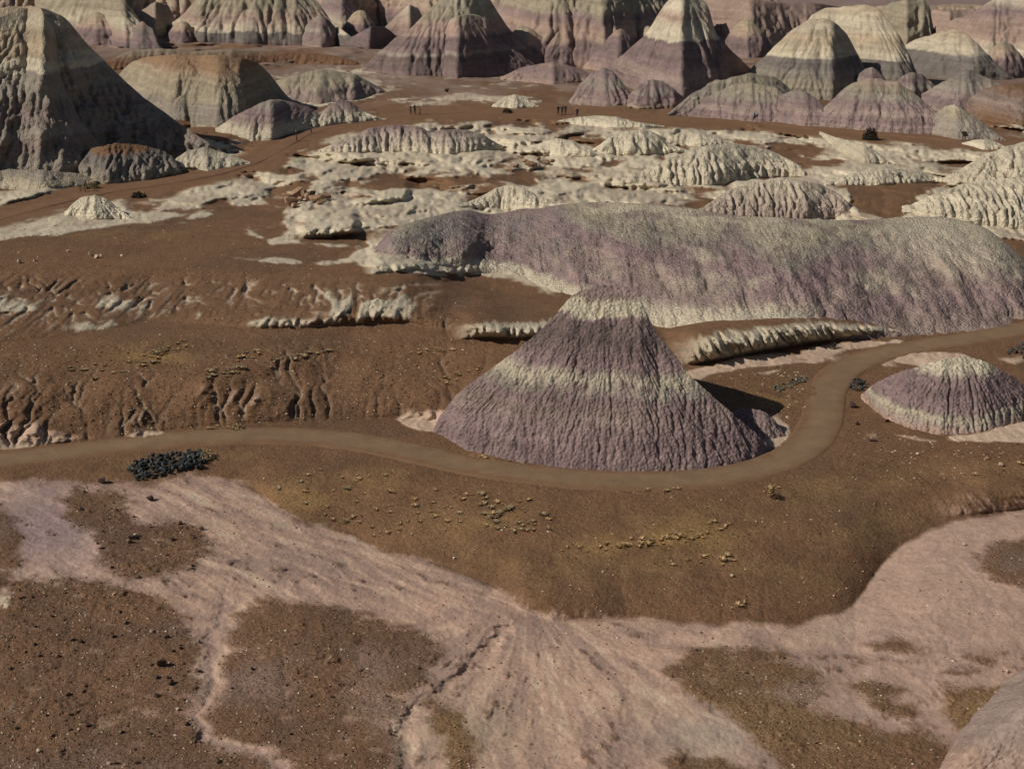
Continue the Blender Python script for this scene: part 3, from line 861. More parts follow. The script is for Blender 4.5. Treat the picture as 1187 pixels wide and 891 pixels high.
# --- hero cone
def cone_cap(c, P, s, u, v, st, blot):
    # a pale pink apron at the left foot
    nz = fbm(P[..., 0] / 3.5, P[..., 2] / 1.6, 4, 311, 0.6)
    w = sstep(0.24, 0.32, s) * sstep(0.74, 0.66, s) * sstep(-0.15, 0.35, nz + 0.6 * st + 0.55 * sstep(760, 800, u)[None, :] - 0.1) * 0.8
    c = c * (1 - w[..., None]) + PURPLE * 0.95 * w[..., None]
    w = sstep(0.42, 0.30, s) * sstep(0.1, 0.5, nz + 0.5 * st) * 0.35
    c = c * (1 - w[..., None]) + MAUVE * 1.15 * w[..., None]
    w = sstep(545, 505, u)[None, :] * sstep(0.35, 0.0, s + 0.15 * st) * 0.35
    c = c * (1 - w[..., None]) + MAUVE * 1.1 * w[..., None]
    return c, P

shell('cone_hill',
      [(503, 501), (508, 484), (530, 456), (565, 430), (600, 405), (628, 381), (645, 364), (654, 352), (664, 341), (680, 334), (695, 331), (712, 330), (728, 334), (742, 346), (752, 367), (762, 388), (780, 408), (800, 435), (825, 458), (850, 480), (875, 501), (899, 521)],
      [(503, 503), (540, 524), (600, 538), (660, 546), (740, 550), (800, 548), (850, 541), (880, 532), (899, 523)],
      [(548, PURPLE * 0.95), (505, PURPLE), (480, MAUVE * 0.92), (465, PURPLE), (452, GREY * 1.2), (438, WHITE * .74), (424, PURPLE * 1.05), (400, PURP_D), (375, PURP_D * 1.05), (369, PURPLE), (365, WHITE * .92), (349, WHITE * .85), (344, MAUVE * .95), (330, PURPLE * 1.05)],
      'steep cone hill banded purple and white inside the bend of the trail', k=1.0, a=0.05, step=0.8, spur=0.04, spur_n=9, rill=0.055, rill_l=0.26, apex=705, smk=0.006, gul=0.4, gulc=0.25, seed=1, noise_band=0.05, streak=0.2, dk=0.012, cap=cone_cap)
shell('hill', [(846, 478), (862, 472), (885, 476), (897, 485), (905, 497), (911, 507)], [(846, 505), (885, 513), (911, 508)], [(512, MAUVE), (480, PURPLE)],
      'small grey purple knob in the shadow behind the cone hill', k=0.7, a=0.3, rill=0.1, rill_l=0.4, seed=2, step=1.0)
shell('hill', [(998, 458), (1015, 443), (1040, 432), (1070, 423), (1095, 416), (1120, 413), (1140, 418), (1165, 431), (1187, 446), (1222, 468)],
      [(998, 464), (1020, 484), (1050, 498), (1090, 507), (1140, 502), (1187, 490), (1222, 474)],
      [(507, PINK), (496, MAUVE * 1.15), (484, WHITE * .68), (476, PURPLE), (470, PURPLE), (440, PURPLE * .95), (428, WHITE * .8), (413, WHITE * .95)],
      'low rounded purple mound with a white crown right of the trail bend', k=0.62, a=0.2, step=0.9, spur=0.05, gul=.55, gulc=.4, rill=0.07, rill_l=0.36, seed=3, noise_band=0.10, streak=0.2)

# --- long whaleback ridge behind the cone
def ridge_cap(c, P, s, u, v, st, blot):
    n = fbm(P[..., 0] / 8, P[..., 1] / 9, 5, 301, 0.6)
    n5 = fbm(P[..., 0] / 4.5, P[..., 1] / 4, 5, 305, 0.65)
    w = (sstep(0.0, 0.3, n5 + 0.3 * n) * 0.65)[..., None]
    c = c * (1 - w) + PURPLE * 0.9 * w
    w = (sstep(0.05, 0.4, n + 0.25 * st) * 0.6 * sstep(0.15, 0.4, s) * sstep(1.1, 0.7, s))[..., None]
    c = c * (1 - w) + CREAM * 0.9 * w
    w = (sstep(690, 640, u)[None, :] * sstep(0.25, 0.6, s) * sstep(1.0, 0.8, s) * 0.55 * sstep(-.3, .3, n))[..., None]
    c = c * (1 - w) + srgb(104, 98, 98, G_) * w
    w = (sstep(0.22, 0.08, s + 0.08 * st) * sstep(980, 900, u)[None, :])[..., None] * 0.85
    c = c * (1 - w) + WHITE * 0.93 * w
    w = (sstep(1000, 1060, u)[None, :] * sstep(0.45, 0.75, s + .15 * n))[..., None] * 0.75
    c = c * (1 - w) + CREAM * w
    return c, P
shell('ridge_hill',
      [(434, 293), (440, 280), (452, 266), (480, 256), (505, 250), (525, 245), (545, 243), (562, 249), (585, 247), (605, 241), (622, 243), (640, 238), (690, 234), (740, 236), (800, 241), (850, 250), (900, 252), (960, 255), (1000, 255), (1030, 253), (1060, 251), (1100, 252), (1140, 262), (1165, 280), (1187, 300), (1215, 330)],
      [(434, 296), (450, 302), (480, 307), (520, 309), (570, 312), (610, 322), (640, 336), (680, 352), (740, 370), (800, 376), (860, 375), (920, 376), (970, 380), (1040, 388), (1100, 389), (1150, 384), (1187, 374), (1215, 360)],
      [(380, MAUVE), (345, PURPLE * 1.05), (320, MAUVE), (300, PURPLE * 1.05), (285, PURPLE * 1.08), (270, GREY * 1.05), (252, OLIVE * 1.15), (235, CREAM * .85)],
      'long low whaleback ridge of mauve and cream clay behind the cone hill', k=0.09, a=0.3, wobk=0.6, smk=0.012, gul=0.75, gulc=0.4, step=1.15, spur=0.05, spur_n=14, rill=0.06, rill_l=0.6, mode='ridge', apex=760, seed=5, lump=0.34, noise_band=0.16, streak=0.2, cap=ridge_cap)

# --- pale mounds of the middle ground
def pale(crest, foot, label, seed, top=CREAM, base=WHITE, k=0.4, **kw):
    vc = min(p[1] for p in crest); vf = max(p[1] for p in foot)
    args = dict(k=k, a=0.45, step=1.1, spur=0.14, spur_n=5, rill=0.09, rill_l=0.7, mode='ridge', seed=seed, lump=0.2, noise_band=0.12, streak=0.18)
    args.update(kw)
    return shell('clay_mound', crest, foot, [(vf, base), (vc + (vf - vc) * .45, (base + top) / 2), (vc, top)], label, **args)

pale([(370, 174), (400, 161), (430, 148), (460, 145), (490, 147), (497, 154), (520, 150), (540, 150), (560, 156), (582, 170)], [(370, 177), (420, 178), (470, 177), (520, 180), (582, 173)],
     'purple topped clay mound below the group of three hikers', 11, top=PURPLE, base=WHITE, k=0.5)
pale([(720, 209), (760, 190), (790, 178), (820, 168), (850, 166), (890, 173), (920, 187), (938, 202)], [(720, 213), (770, 217), (820, 218), (870, 208), (938, 205)], 'broad cream clay mound left of the brown hollow', 12, base=CREAM * 1.05)
pale([(805, 248), (840, 223), (870, 212), (905, 205), (950, 213), (975, 226), (990, 247)], [(805, 250), (860, 254), (930, 256), (990, 252)], 'pale mound with mauve flanks just behind the whaleback ridge', 13, top=CREAM, base=MAUVE * 1.15)
pale([(955, 213), (990, 200), (1030, 195), (1065, 198), (1100, 208)], [(955, 216), (1020, 216), (1100, 211)], 'small flat cream swell with a dark bush on it', 14)
pale([(1092, 208), (1115, 195), (1140, 180), (1165, 170), (1187, 164), (1240, 158), (1320, 182)], [(1092, 211), (1130, 216), (1187, 219), (1320, 216)], 'upper of two cream clay hills at the right edge', 15, base=CREAM)
pale([(1046, 242), (1075, 228), (1110, 215), (1150, 208), (1187, 205), (1250, 200), (1330, 218)], [(1046, 246), (1080, 254), (1130, 263), (1187, 267), (1330, 262)], 'lower of two cream clay hills at the right edge, finely rilled', 16, top=CREAM * 1.05, base=WHITE * .9, rill=0.2, rill_l=0.6)
pale([(530, 239), (555, 229), (575, 218), (592, 213), (608, 218), (625, 228), (650, 235), (690, 240)], [(530, 241), (590, 244), (640, 244), (690, 242)], 'small sharp cream mound behind the whaleback ridge', 17, mode='cone', k=.5)
pale([(75, 247), (85, 235), (95, 228), (110, 226), (125, 231), (140, 244), (152, 253)], [(75, 251), (110, 256), (152, 255)], 'small cream mound below the big left hill', 18, mode='cone', k=.5)
pale([(570, 123), (585, 112), (597, 109), (610, 114), (624, 123)], [(570, 125), (597, 127), (624, 125)], 'little white fluted mound on the far brown flat', 19, mode='cone', k=.5)
pale([(685, 176), (705, 160), (725, 152), (745, 150), (762, 155), (775, 166), (800, 175)], [(685, 178), (730, 182), (800, 178)], 'knobbly cream mound below the row of hikers', 20, spur=.3, lump=.3)
pale([(770, 164), (785, 155), (800, 152), (825, 157), (850, 165)], [(770, 167), (810, 171), (850, 168)], 'narrow cream hump in front of the banded domes', 21, spur=.25)
pale([(600, 176), (620, 168), (645, 160), (665, 163), (680, 172), (700, 180)], [(600, 178), (650, 184), (700, 182)], 'gullied white hump left of the knobbly cream mound', 22, spur=.35, lump=.3)
pale([(950, 152), (965, 158), (985, 163), (1005, 170), (1022, 180), (1030, 188)], [(950, 158), (975, 178), (1000, 190), (1030, 191)], 'white spur running down beside the round dark bush', 23, spur=.25, k=.35)
pale([(1115, 166), (1130, 162), (1145, 161), (1158, 166), (1170, 172)], [(1115, 168), (1140, 175), (1170, 174)], 'low white hump beside the far trail near the sign', 24)
pale([(645, 141), (665, 136), (690, 134), (715, 135), (735, 141), (770, 146)], [(645, 143), (700, 149), (770, 148)], 'flat pale rise under the far trail', 25, k=.3)
pale([(405, 372), (420, 352), (438, 345), (455, 352), (476, 372)], [(405, 374), (440, 377), (476, 375)], 'sharp little white gullied hump left of the cone hill', 26, mode='cone', k=.6, spur=.3)

# --- big left hill
L_B = [(215, OLIVE), (200, MAUVE * .85), (185, GREY), (165, MAUVE * .82), (150, GREY * .98), (128, MAUVE * .85), (110, GREY), (82, GREY * 1.05), (80, WHITE * .92), (68, WHITE * .85), (62, TAN * 1.05), (50, TAN * 1.12), (38, TAN), (20, CREAM * .95), (5, TAN)]
shell('hill', [(-40, 60), (-10, 24), (20, 10), (45, 8), (57, 12), (75, 20), (100, 50), (130, 80), (165, 112), (200, 137), (230, 158), (266, 181)], [(-40, 216), (30, 211), (80, 202), (120, 193), (160, 187), (200, 184), (240, 186), (266, 184)],
      L_B, 'shadowed far shoulder of the big left hill', k=1.1, a=0.1, gul=.7, gulc=.7, spur=0.2, spur_n=9, rill=0.2, rill_l=1.2, seed=31, lump=.35, mode='ridge', foot_c=OLIVE, noise_band=.04)
shell('hill', [(-130, 170), (-85, 100), (-50, 50), (-25, 18), (0, 9), (20, 7), (45, 8), (52, 14), (57, 40), (63, 75), (74, 106), (90, 138), (112, 162), (130, 188)], [(-130, 200), (-80, 208), (0, 214), (60, 213), (100, 208), (132, 196)],
      L_B, 'great rounded hill at the left edge, olive crown over grey banded clay', k=0.95, a=0.15, spur=0.14, spur_n=11, rill=0.14, rill_l=1.2, gul=0.4, gulc=0.35, seed=32, lump=.16, mode='ridge', apex=20, foot_c=OLIVE * 1.05, noise_band=.05)
shell('hill', [(85, 180), (110, 171), (135, 166), (165, 168), (190, 175), (203, 184), (210, 198)], [(85, 208), (120, 215), (170, 210), (210, 202)], [(214, OLIVE * 1.1), (200, GREY * .95), (182, GREYD), (176, BROWN), (165, BROWN)],
      'low grey bench with a brown cap at the foot of the big left hill', k=0.5, a=0.4, spur=0.2, spur_n=8, rill=0.2, rill_l=0.9, seed=33, lump=.25, mode='ridge')
# --- brown dome and tongue right of it
shell('hill', [(128, 100), (140, 84), (152, 72), (168, 66), (200, 63), (250, 64), (280, 67), (300, 74), (315, 88), (325, 102), (336, 115), (348, 120)], [(128, 112), (165, 127), (200, 141), (250, 149), (280, 144), (315, 128), (348, 122)],
      [(148, CREAM), (138, GREY), (122, GREY), (112, OLIVE * 1.1), (100, OLIVE), (86, TAN * .82), (76, ORANGE), (62, ORANGE * .95)], 'rounded rust topped dome behind the big left hill', k=0.75, a=0.4, spur=0.12, spur_n=5, rill=0.13, rill_l=1.0, gul=.7, gulc=.6, seed=34, lump=.1, noise_band=.09)
shell('hill', [(250, 149), (275, 133), (300, 120), (315, 115), (335, 117), (360, 126), (372, 131), (385, 120), (397, 115), (408, 119), (420, 129), (448, 139)], [(250, 153), (290, 164), (316, 164), (334, 157), (362, 150), (390, 146), (448, 140)],
      [(165, CREAM), (150, CREAM), (143, MAUVE), (132, PURPLE), (122, GREY), (115, GREY * 1.1)], 'low mauve and cream tongue beside the two walking hikers', k=0.45, a=0.4, spur=0.12, spur_n=6, rill=0.15, rill_l=0.8, mode='ridge', gul=.7, gulc=.6, seed=35, lump=.1)
# --- far left row
FAR_B = lambda t, c, b: [(b, PURPLE * .95), (c + 8, GREYD), (c + 1, PURPLE), (c, CREAM * .95), (c - 12, ROSE), (c - 22, TAN), (t, OLIVE * 1.12)]
fs = dict(gul=0.7, gulc=0.7, k=0.85, a=0.4, spur=0.13, spur_n=4, rill=0.14, rill_l=1.2, lump=.14)
shell('hill', [(40, 0), (70, -18), (110, -26), (140, -10), (158, 18), (172, 38), (190, 56)], [(40, 44), (110, 50), (145, 57), (190, 58)], [(58, GREYD), (44, PURPLE), (36, ROSE), (22, CREAM * .9), (8, OLIVE), (-26, OLIVE)], 'far beige hill just right of the big left hill summit', seed=41, **fs)
shell('hill', [(136, 52), (148, 34), (165, 25), (178, 34), (187, 57)], [(136, 55), (160, 59), (187, 59)], [(58, GREYD), (45, PURPLE), (38, GREYD * 1.1), (25, ROSE)], 'small grey knob in front of the far left row', seed=42, **fs)
shell('hill', [(152, 30), (165, 12), (180, 2), (195, 6), (208, 34)], [(152, 44), (180, 46), (208, 42)], [(46, GREYD), (32, CREAM * .9), (20, ROSE), (2, OLIVE)], 'narrow beige dome between two far left hills', seed=43, **fs)
shell('hill', [(186, 34), (210, 20), (235, -10), (270, -40), (310, -45), (345, -20), (370, 5), (385, 25), (410, 45), (422, 54)], [(186, 42), (230, 50), (290, 52), (340, 54), (380, 53), (422, 57)], [(54, PURPLE * .9), (45, GREYD), (38, GREYD), (36, CREAM), (22, ROSE * 1.05), (8, OLIVE), (-45, OLIVE)], 'broad far hill with pale flutes over a dark base', seed=44, k=.85, a=.3, spur=.18, spur_n=6, gul=.7, gulc=.6, rill=.12, rill_l=1.3, lump=.1, mode='ridge')
shell('hill', [(232, 40), (262, 22), (280, 10), (298, 8), (315, 18), (330, 32), (350, 50)], [(232, 44), (280, 52), (320, 54), (350, 53)], [(54, PURPLE * .9), (45, GREYD), (37, GREYD), (35, CREAM), (20, ROSE * 1.1), (8, OLIVE * 1.1)], 'pale front buttress of the broad far hill', seed=45, **fs)
shell('hill', [(362, 10), (385, -15), (400, 0), (412, 15), (422, 34)], [(362, 34), (395, 38), (422, 36)], [(38, GREYD), (25, CREAM * .9), (10, PURPLE), (-15, OLIVE)], 'dark sided knob right of the broad far hill', seed=46, **fs)
shell('hill', [(392, 52), (415, 39), (430, 31), (445, 31), (455, 38), (464, 46)], [(392, 54), (430, 58), (464, 49)], [(58, PURP_D), (40, PURPLE * .85), (31, GREYD)], 'low dark grey mound left of the tall banded dome', seed=47, **fs)
shell('hill', [(440, 38), (460, 18), (475, 5), (485, 10), (492, 25), (505, 38)], [(440, 41), (475, 44), (505, 40)], [(44, PURPLE), (30, ROSE), (5, CREAM * .9)], 'small pale pyramid left of the tall banded dome', seed=48, **fs)
shell('hill', [(360, -20), (400, -34), (450, -28), (500, -24), (540, -30), (580, -20)], [(360, 14), (450, 26), (520, 18), (580, 5)], [(26, BROWN), (12, TAN), (0, BROWN), (-10, CREAM * .8), (-30, BROWN)], 'rubbly brown and white slope at the top edge', seed=49, k=.5, a=.3, spur=.2, spur_n=14, rill=.35, rill_l=1.6, lump=.3, mode='ridge', noise_band=.4)
# --- tall banded dome
D_B = [(90, PURPLE), (76, PURP_D * 1.08), (65, PURP_D * 1.1), (62, GREY * 1.15), (58, PURPLE), (46, PURP_D * 1.1), (41, PURPLE), (39, ROSE * 1.08), (26, ROSE * 1.1), (20, OLIVE * 1.1), (-15, CREAM * .95)]
shell('hill', [(420, 80), (440, 59), (460, 45), (480, 30), (500, 8), (525, -12), (550, -15), (565, -5), (578, 16), (592, 36), (612, 56), (634, 74)], [(420, 83), (470, 89), (540, 89), (600, 82), (634, 77)], D_B, 'taller rear half of the banded dome at top centre', k=.9, a=.2, spur=.10, spur_n=5, rill=.13, rill_l=1.0, gul=.7, gulc=.6, seed=51, lump=.06, noise_band=.03)
shell('hill', [(482, 78), (505, 46), (522, 22), (535, 17), (552, 17), (565, 22), (571, 38), (582, 49), (600, 60), (616, 72), (632, 82)], [(482, 84), (530, 92), (580, 88), (612, 84), (632, 83)], D_B, 'front half of the banded dome, round topped with purple skirts', k=.9, a=.25, spur=.10, spur_n=5, rill=.13, rill_l=1.0, gul=.7, gulc=.6, seed=52, lump=.06, noise_band=.03)
# --- fluted wall
shell('hill', [(572, 20), (590, -25), (650, -35), (720, -30), (760, -20), (800, -10)], [(572, 62), (620, 75), (660, 78), (700, 82), (760, 72), (800, 64)], [(82, BROWN), (74, ROSE * .85), (60, PURPLE), (48, PURP_D * 1.1), (42, ROSE), (28, ROSE * 1.05), (20, PURPLE), (10, OLIVE * 1.1), (-35, OLIVE)], 'far fluted wall of rose and olive clay', k=.9, a=.2, spur=.32, spur_n=9, rill=.2, rill_l=1.3, mode='ridge', gul=.7, gulc=.6, seed=53, lump=.08, noise_band=.05)
shell('hill', [(676, 78), (700, 50), (712, 36), (720, 33), (730, 40), (745, 55), (764, 74)], [(676, 81), (715, 87), (764, 79)], [(87, ROSE), (70, PURPLE), (55, PURP_D * 1.1), (44, PURPLE), (40, ROSE * 1.05), (33, ROSE)], 'pyramid buttress at the foot of the fluted wall', seed=54, **dict(fs, a=.15))
# --- dome with dark right side
shell('hill', [(698, 84), (730, 56), (745, 45), (760, 22), (772, 3), (780, -4), (790, -7), (806, -7), (818, 3), (826, 18), (826, 35), (845, 56), (860, 70), (874, 84)], [(698, 88), (740, 108), (790, 124), (840, 114), (874, 88)], [(124, MAUVE), (105, PURPLE), (92, MAUVE), (80, PURPLE), (68, PURP_D * 1.1), (56, PURPLE), (50, PURP_D * 1.05), (48, WHITE * .9), (32, CREAM), (20, ROSE * 1.1), (8, CREAM), (-10, CREAM)], 'pale crowned dome with a long black shadow on its right', k=.9, a=.2, spur=.12, spur_n=6, rill=.14, rill_l=1.0, gul=.7, gulc=.6, seed=55, lump=.07, noise_band=.04)
shell('hill', [(660, 119), (672, 98), (685, 85), (700, 79), (710, 82), (721, 95), (733, 111), (741, 119)], [(660, 122), (700, 125), (741, 122)], [(125, MAUVE * 1.1), (108, PURPLE), (98, GREY), (88, PURPLE * .95), (79, GREYD)], 'small purple cone in front of the pale crowned dome', k=.8, a=.25, spur=.1, rill=.2, rill_l=1., seed=56, noise_band=.06)
shell('hill', [(738, 121), (752, 112), (768, 109), (778, 114), (790, 122)], [(738, 123), (765, 126), (790, 124)], [(126, PINK), (109, MAUVE * 1.15)], 'little pink hump at the foot of the pale crowned dome', k=.5, a=.4, rill=.15, seed=57)
# --- flat topped dome
E_B = [(118, GREY), (100, OLIVE * .95), (90, GREY), (80, GREYD * 1.1), (69, GREYD * 1.05), (67.5, CREAM * 1.02), (45, TAN * 1.12), (30, CREAM), (5, TAN * 1.1)]
shell('hill', [(918, 60), (930, 36), (940, 18), (955, 10), (975, 8), (1005, 5), (1018, 10), (1030, 25), (1045, 45), (1055, 65), (1062, 85), (1080, 102)], [(918, 98), (985, 104), (1040, 108), (1080, 105)], E_B, 'flat topped cream dome with a sharp grey contact line', k=1.0, a=.35, spur=.10, spur_n=6, rill=.16, rill_l=1.0, gul=.7, gulc=.6, seed=61, lump=.05, noise_band=.015)
shell('hill', [(838, 98), (870, 80), (890, 62), (912, 40), (935, 24), (955, 21), (970, 27), (983, 42), (994, 62), (1003, 80), (1014, 103)], [(838, 103), (900, 115), (965, 118), (1014, 108)], E_B, 'cream left shoulder of the flat topped dome', k=1.0, a=.25, spur=.08, spur_n=5, rill=.14, rill_l=1.0, gul=.7, gulc=.6, seed=62, lump=.05, noise_band=.015)
shell('hill', [(774, 132), (800, 110), (830, 95), (870, 84), (900, 90), (925, 112)], [(774, 136), (830, 134), (925, 128)], [(136, MAUVE), (110, GREY), (84, OLIVE)], 'low grey shoulder left of the flat topped dome', seed=63, **dict(fs, k=.6, rill=.2, rill_l=1.))
low = dict(gul=0.65, gulc=0.6, k=.65, a=.35, spur=.12, spur_n=4, rill=.12, rill_l=.9, lump=.12, noise_band=.05)
LB = lambda t, b: [(b, MAUVE), (b - 8, PURPLE), (b - 14, MAUVE * 1.1), (b - 20, PURPLE), (b - 26, GREY), (t + 6, OLIVE * 1.05), (t, OLIVE)]
shell('hill', [(798, 133), (820, 112), (850, 98), (870, 95), (900, 102), (912, 112), (920, 128)], [(798, 136), (830, 139), (880, 143), (920, 144)], LB(95, 142), 'olive topped mauve mound behind the hiker in light blue', seed=64, **low)
shell('hill', [(886, 130), (905, 110), (922, 104), (935, 107), (950, 117), (965, 130), (979, 144)], [(886, 142), (930, 148), (979, 148)], [(148, MAUVE), (132, PURPLE), (128, MAUVE * 1.1), (120, PURPLE * .95), (104, GREY)], 'purple banded mound right of the hiker in light blue', seed=65, **low)
shell('hill', [(950, 130), (970, 110), (985, 98), (1010, 90), (1040, 95), (1065, 112), (1085, 130), (1102, 155)], [(950, 148), (1000, 153), (1050, 156), (1102, 158)], [(156, MAUVE), (140, PURPLE * 1.05), (130, MAUVE * 1.15), (122, PURPLE), (112, GREY), (102, OLIVE), (92, ROSE)], 'broad mauve skirt under the flat topped dome', seed=66, **low)
shell('hill', [(1076, 138), (1095, 124), (1105, 121), (1118, 128), (1135, 139), (1150, 151), (1166, 162)], [(1076, 156), (1110, 164), (1166, 164)], [(164, GREY * 1.1), (140, GREY * 1.15), (130, OLIVE * 1.1), (121, CREAM)], 'small pale cone beside the trail sign', seed=67, **low)
shell('hill', [(1068, 110), (1090, 96), (1110, 87), (1122, 80), (1140, 88), (1160, 98), (1175, 108), (1184, 122)], [(1068, 128), (1110, 133), (1150, 135), (1184, 128)], [(135, GREY), (118, PURPLE), (102, GREY * 1.15), (96, GREY), (80, GREYD * 1.15)], 'grey mound with a pale bed near the right edge', seed=68, **low)
shell('hill', [(1040, 58), (1060, 46), (1075, 42), (1095, 36), (1107, 33), (1120, 40), (1135, 52), (1150, 70), (1175, 91)], [(1040, 84), (1090, 92), (1130, 94), (1175, 93)], [(94, GREYD), (64, GREYD * 1.05), (61, CREAM * 1.05), (33, TAN * 1.1)], 'cream topped pyramid with a dark right flank', seed=69, **dict(low, k=.75))
shell('hill', [(1085, 30), (1120, 18), (1135, 10), (1145, 2), (1160, -1), (1187, 0), (1230, 5), (1280, 34)], [(1085, 58), (1140, 70), (1200, 72), (1280, 64)], [(72, GREY), (58, CREAM), (45, ROSE), (25, ROSE * .85), (12, PURPLE), (0, CREAM)], 'rose coloured dome at the top right corner', seed=70, **dict(low, k=.8, rill=.18, rill_l=1.3))
shell('hill', [(1012, 20), (1032, 3), (1050, 0), (1070, -2), (1078, 8), (1081, 30), (1090, 48)], [(1012, 48), (1050, 58), (1090, 53)], [(58, CREAM), (45, OLIVE), (-2, OLIVE)], 'olive knob with dark flutes behind the flat topped dome', seed=71, **dict(low, k=1., spur=.3, rill=.2, rill_l=1.3))
shell('hill', [(790, 10), (815, -5), (850, -6), (880, 0), (910, 3), (950, 4), (1000, 12)], [(790, 50), (870, 62), (930, 56), (1000, 50)], [(62, PURPLE), (46, CREAM * .9), (42, ROSE), (20, ROSE * .92), (0, ROSE * .95)], 'far rose wall between the two pale domes', seed=72, **dict(low, k=.9, mode='ridge', spur=.2, spur_n=9, rill=.2, rill_l=1.4))
shell('hill', [(1070, 16), (1085, 11), (1100, 13), (1130, 10), (1150, 20)], [(1070, 44), (1100, 50), (1150, 46)], [(50, CREAM * .9), (35, ROSE * 1.05), (10, ROSE)], 'small pinkish wall left of the rose dome', seed=73, **dict(low, k=.9, mode='ridge', rill=.2, rill_l=1.3))
# --- a ragged wall of badlands right across the back, and the knobs in front of it
wl = dict(gul=1.0, gulc=1.1, k=.9, a=.2, spur=.35, rill=.2, rill_l=1.4, mode='ridge', lump=.25, noise_band=.07)
WB = lambda t, b: [(b, PURPLE * .95), (b - 12, GREYD * 1.05), (b - 20, PURPLE), (b - 28, ROSE * 1.05), (b - 42, TAN * .95), (t, OLIVE * 1.05)]
shell('hill', [(-80, -20), (-20, -34), (40, -30), (90, -38), (150, -28), (200, -36), (250, -26)], [(-80, 34), (0, 38), (60, 36), (120, 42), (180, 36), (250, 40)], WB(-36, 40), 'back wall of the badlands behind the big left hill', seed=101, spur_n=11, **wl)
shell('hill', [(330, -22), (360, -36), (420, -30), (470, -38), (520, -26), (600, -34)], [(330, 30), (390, 36), (440, 32), (500, 38), (600, 34)], WB(-36, 36), 'back wall of the badlands left of the tall banded dome', seed=102, spur_n=10, **wl)
shell('hill', [(560, -30), (640, -40), (720, -34), (800, -30), (860, -16), (905, 0)], [(560, 40), (650, 46), (740, 42), (820, 40), (905, 34)], WB(-38, 44), 'back wall of the badlands behind the fluted wall', seed=103, spur_n=13, **wl)
shell('hill', [(985, 14), (1020, 6), (1060, 8), (1110, 4), (1150, 8), (1210, -4), (1280, 10)], [(985, 40), (1060, 46), (1130, 44), (1280, 48)], [(46, CREAM * .9), (34, ROSE), (20, ROSE * .9), (4, TAN)], 'low rose wall along the top right', seed=104, spur_n=12, **wl)
def dome(u, w, vt, vb, bands, label, seed, skew=0.0, **kw):
    cr = [(u - w, vb - 2), (u - .72 * w, vb - .45 * (vb - vt)), (u - .4 * w + skew * w, vb - .85 * (vb - vt)), (u - .08 * w + skew * w, vt), (u + .2 * w + skew * w, vt + .06 * (vb - vt)), (u + .55 * w, vb - .6 * (vb - vt)), (u + w, vb - 2)]
    ft = [(u - w, vb), (u - .5 * w, vb + .10 * w), (u, vb + .14 * w), (u + .5 * w, vb + .10 * w), (u + w, vb)]
    args = dict(gul=.8, gulc=.8, k=.85, a=.35, spur=.14, spur_n=5, rill=.13, rill_l=1.1, lump=.16, noise_band=.06)
    args.update(kw)
    shell('hill', cr, ft, bands, label, seed=seed, **args)
B1 = lambda t, b: [(b + 4, PURPLE), (b - .3 * (b - t), PURP_D * 1.1), (b - .45 * (b - t), PURPLE), (b - .5 * (b - t), ROSE * 1.05), (b - .8 * (b - t), TAN), (t, OLIVE * 1.1)]
B2 = lambda t, b: [(b + 4, MAUVE), (b - .35 * (b - t), PURPLE), (b - .45 * (b - t), GREY * 1.15), (b - .7 * (b - t), PURPLE * .95), (t, GREY)]
dome(112, 34, 14, 50, B1(14, 50), 'rounded beige knob behind the shoulder of the big left hill', 111)
dome(212, 22, 24, 48, B1(24, 48), 'small beige knob between the narrow dome and the broad far hill', 112)
dome(372, 30, 18, 52, B2(18, 52), 'grey knob on the shadowed side of the broad far hill', 113)
dome(418, 26, 12, 44, B1(12, 44), 'small rose knob left of the small pale pyramid', 114)
dome(470, 34, 40, 72, B2(40, 72), 'low grey lobe at the left toe of the tall banded dome', 115)
dome(612, 36, 30, 74, B1(30, 74), 'rose buttress between the tall banded dome and the fluted wall', 116, skew=-.1)
dome(655, 30, 22, 76, B1(22, 76), 'tall rose buttress of the fluted wall', 117)
dome(752, 26, 30, 74, B1(30, 74), 'rose buttress hidden against the pale crowned dome', 118)
dome(866, 34, 22, 64, B1(22, 64), 'rose knob in the shadow right of the pale crowned dome', 119)
dome(760, 40, 92, 122, B2(92, 122), 'low mauve lobe in front of the pale crowned dome', 120)
dome(835, 36, 92, 126, B2(92, 126), 'low mauve lobe between the two pale domes', 121)
dome(1060, 40, 84, 118, B2(84, 118), 'grey lobe under the right end of the flat topped dome', 122)
dome(1010, 30, 78, 112, B2(78, 112), 'small grey lobe below the flat topped dome', 123)
dome(1165, 34, 48, 88, B1(48, 88), 'rose lobe at the foot of the rose coloured dome', 124)
# --- aprons and low rises between the far hills
ap = dict(gul=.8, gulc=.5, k=.35, a=.35, spur=.1, spur_n=6, rill=.1, rill_l=.9, mode='ridge', lump=.2, noise_band=.15)
shell('hill', [(296, 106), (330, 89), (370, 80), (410, 85), (445, 104)], [(296, 112), (335, 120), (370, 122), (410, 118), (445, 108)], [(122, MAUVE), (108, MAUVE), (98, OLIVE * 1.1), (80, OLIVE)], 'low olive and mauve rise right of the rust topped dome', seed=91, **ap)
shell('hill', [(580, 90), (605, 78), (640, 72), (668, 78), (695, 90)], [(580, 93), (640, 99), (695, 95)], [(99, ROSE), (85, PURPLE), (72, ROSE * .9)], 'low rose apron below the fluted wall', seed=92, **ap)
shell('hill', [(118, 74), (150, 59), (190, 56), (215, 60), (270, 57), (330, 60), (380, 63), (415, 72)], [(118, 82), (200, 80), (300, 76), (415, 76)], [(82, BROWN), (70, RED * 1.05), (56, OLIVE * .9)], 'reddish brown rise behind the rust topped dome', seed=93, **ap)
